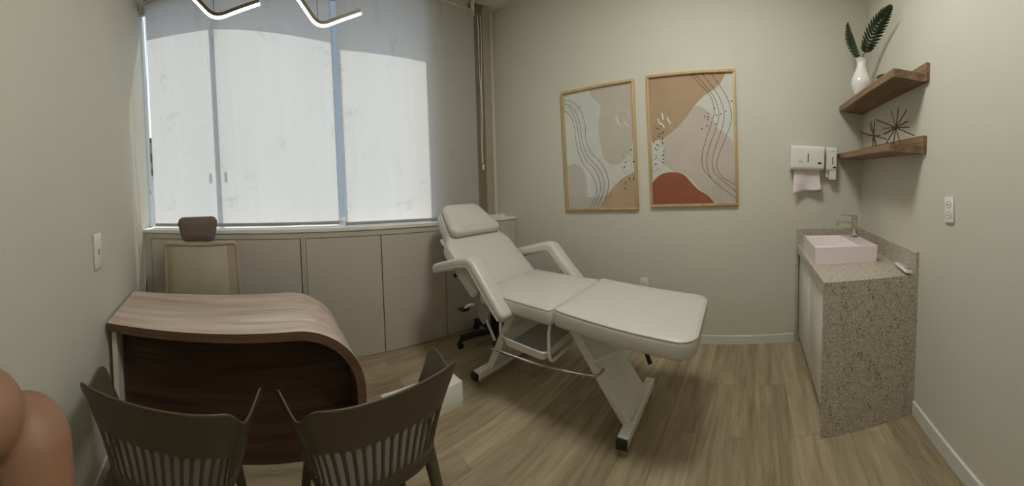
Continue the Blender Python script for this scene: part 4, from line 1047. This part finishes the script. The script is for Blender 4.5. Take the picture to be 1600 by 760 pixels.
def art_right(b, o, U, W, iw, ih):
    cn = ((45,103),(437,72),(450,690),(65,700)); C = lambda q: conv(q, *cn)
    b.sheet([(0,0),(1,0),(1,1),(0,1)], o(0), U, W, 0)
    def blob(curve, corners, k, mi): b.sheet(C(sm(curve)+corners), o(k), U, W, mi)
    blob([(90,393),(130,375),(180,335),(220,290),(265,235),(300,240),(335,275),(365,335),(400,355),(440,400)], [(446,560),(448,600)]+sm([(448,600),(420,640),(370,655),(310,645),(255,590),(220,560),(160,540),(118,500),(118,420)]), 1, 1)
    blob([(300,645),(370,653),(420,640),(449,602)], [(450,690),(352,692)], 2, 7)
    blob([(404,74),(395,100),(380,125),(350,155),(300,190),(262,233),(220,290),(180,335),(130,375),(90,392),(57,400)], [(45,103)], 2, 2)
    blob([(60,598),(80,572),(110,552),(150,545),(190,549),(220,565),(250,600),(280,630),(320,655),(352,693)], [(65,700)], 3, 4)
    for q in ([(237,80),(290,135),(330,180),(347,220),(350,270),(330,340),(305,420),(295,480),(302,530),(335,572),(380,615),(420,645),(449,668)], [(250,79),(305,130),(350,190),(370,240),(372,290),(355,350),(330,420),(317,480),(321,535),(338,574)],
              [(290,76),(330,125),(370,180),(393,240),(397,290),(380,360),(350,450),(342,500),(355,550),(400,592),(449,635)], [(332,73),(380,140),(415,200),(430,270),(425,320),(400,390),(370,470),(363,520),(385,565),(420,588),(449,605)]):
        b.ribbon([(x*iw, y*ih) for x, y in C(sm(q, 7))], .0045, o(5), U/iw, W/ih, 5)
    for p, q in (((87,292),(101,321)), ((108,266),(115,298)), ((103,311),(119,334)), ((131,287),(149,317))):
        b.ribbon([(x*iw, y*ih) for x, y in C([p, q])], .010, o(5), U/iw, W/ih, 6)
    rnd = random.Random(3)
    dots = [(325,268),(308,283),(323,285),(323,297),(319,327),(295,340),(362,276),(405,256),(432,207),(357,317),(383,268),(354,243)]
    sz = [.0065]*len(dots)
    for k in range(62):
        y = rnd.uniform(320,548); x = rnd.uniform(60,118)
        if y < 390: x = rnd.uniform(70+ (390-y)*.1,118)
        dots.append((x,y)); sz.append(rnd.choice([.003,.004,.005,.007]))
    for (x, y), r in zip(C(dots), sz):
        b.sheet([(x+r*math.cos(a)/iw, y+r*math.sin(a)/ih) for a in [2*PI*k/10 for k in range(10)]], o(6), U, W, 5)
def art_left(b, o, U, W, iw, ih):
    cn = ((65,185),(387,125),(412,708),(90,712)); C = lambda q: conv(q, *cn)
    b.sheet([(0,0),(1,0),(1,1),(0,1)], o(0), U, W, 0)
    b.sheet(C(sm([(190,163),(205,195),(232,216),(248,250),(240,300),(240,360),(250,430),(265,480),(300,508),(340,502),(368,470),(388,425),(400,380)])+[(387,125)]), o(1), U, W, 1)
    b.sheet(C(sm([(87,655),(130,640),(165,650),(200,662),(270,652),(320,640),(400,620)])+[(411,712),(90,712)]), o(1), U, W, 7)
    b.sheet(C(sm([(80,520),(110,505),(140,512),(165,535),(180,580),(185,650)])+[(130,662),(86,660)]), o(2), U, W, 7)
    b.sheet(C(sm([(250,712),(285,645),(320,600),(360,565),(408,540)])+[(412,708)]), o(3), U, W, 8)
    for q in ([(68,210),(100,215),(130,232),(155,262),(173,320),(178,390),(202,450),(250,500),(280,560),(284,620),(268,680),(248,708)], [(70,228),(100,236),(130,270),(150,330),(160,400),(187,470),(235,520),(260,570),(263,630),(232,709)],
              [(90,238),(118,280),(137,340),(150,420),(182,490),(222,530),(246,590),(246,640),(215,709)], [(70,258),(100,282),(120,330),(132,420),(162,500),(202,550),(229,610),(226,660),(198,709)]):
        b.ribbon([(x*iw, y*ih) for x, y in C(sm(q, 7))], .0042, o(5), U/iw, W/ih, 5)
    rnd = random.Random(5); dots = []; sz = []
    for k in range(34):
        dots.append((rnd.uniform(343,402), rnd.uniform(425,628))); sz.append(rnd.choice([.004,.005,.0075]))
    for k in range(16): dots.append((rnd.uniform(335,368), rnd.uniform(265,310))); sz.append(.0028)
    for k in range(12): dots.append((rnd.uniform(130,158), rnd.uniform(232,258))); sz.append(.0028)
    for (x, y), r in zip(C(dots), sz):
        b.sheet([(x+r*math.cos(a)/iw, y+r*math.sin(a)/ih) for a in [2*PI*k/10 for k in range(10)]], o(6), U, W, 5)
picture(1.382, 1.740, .735, 1.150, math.radians(1.9), 'abstract print in an oak frame, pale with flowing lines', art_left)
picture(.525, 1.782, .762, 1.140, math.radians(1.9), 'abstract print in an oak frame with a terracotta mound', art_right)

# ------------------------------------------------------------------ camera
F, YAW, PITCH, ROLL, Y0_, H = 481.5, .7872, -.0433, .0273, 311.2, 1.41
def rx(a): return Matrix.Rotation(a, 3, 'X')
def ry(a): return Matrix.Rotation(a, 3, 'Y')
def rz_(a): return Matrix.Rotation(a, 3, 'Z')
MM = ry(-ROLL) @ rx(-PITCH) @ rz_(YAW)
B3 = Matrix(((1,0,0),(0,0,-1),(0,1,0)))
cd = bpy.data.cameras.new('camera'); co = bpy.data.objects.new('camera', cd); COL.objects.link(co); SC.camera = co
co.matrix_world = Matrix.Translation((0,0,H)) @ (MM.transposed() @ B3).to_4x4()
cd.type = 'PANO'; cd.panorama_type = 'CENTRAL_CYLINDRICAL'
cd.central_cylindrical_range_u_min = -800/F; cd.central_cylindrical_range_u_max = 800/F
cd.central_cylindrical_range_v_min = (Y0_-760)/F; cd.central_cylindrical_range_v_max = Y0_/F
cd.central_cylindrical_radius = 1.
cd.clip_start = .02

# ------------------------------------------------------------------ light
w = bpy.data.worlds.new('sky'); SC.world = w; w.use_nodes = True
nt = w.node_tree; nt.nodes.clear(); out = nt.nodes.new('ShaderNodeOutputWorld'); bg = nt.nodes.new('ShaderNodeBackground')
sky = nt.nodes.new('ShaderNodeTexSky'); sky.sky_type = 'NISHITA'; sky.sun_disc = False; sky.sun_elevation = math.radians(56); sky.sun_rotation = math.radians(0)
sky.air_density = 1.0; sky.dust_density = 1.5
nt.links.new(sky.outputs[0], bg.inputs[0]); bg.inputs[1].default_value = SKY; nt.links.new(bg.outputs[0], out.inputs[0])
ld = bpy.data.lights.new('sun', 'SUN'); ld.energy = SUN; ld.angle = math.radians(.53); ld.color = (1.,.97,.93)
lo_ = bpy.data.objects.new('sun', ld); COL.objects.link(lo_)
d = V((.02,-math.cos(math.radians(57)),-math.sin(math.radians(57))))
lo_.rotation_euler = d.to_track_quat('-Z', 'Y').to_euler(); lo_.location = (0,6,8)
# glowing ceiling panel out of view, added to brighten the walls
cl = thing('added_fill_light', 'square white panel added on the ceiling out of view as fill light', 'lamp', FILL_POS+(ZCEIL,))
b = MB(); b.box(-.32,.32,-.32,.32,-.05,0,.006); b.build('housing', M['whitemetal'], cl)
b = MB(); b.box(-.29,.29,-.29,.29,-.056,-.0501,.001); b.build('diffuser', emit_mat('fill_diffuser', (1.,.995,.945), FILL), cl)
SC.view_settings.view_transform = 'Standard'; SC.view_settings.look = 'None'; SC.view_settings.gamma = 1.; SC.view_settings.use_curve_mapping = False
SC.view_settings.exposure = EXPO
SC.cycles.use_denoising = True
SC.cycles.max_bounces = 10; SC.cycles.diffuse_bounces = 6; SC.cycles.transparent_max_bounces = 12
SC.cycles.caustics_reflective = False; SC.cycles.caustics_refractive = False
SC.cycles.sample_clamp_indirect = 6.
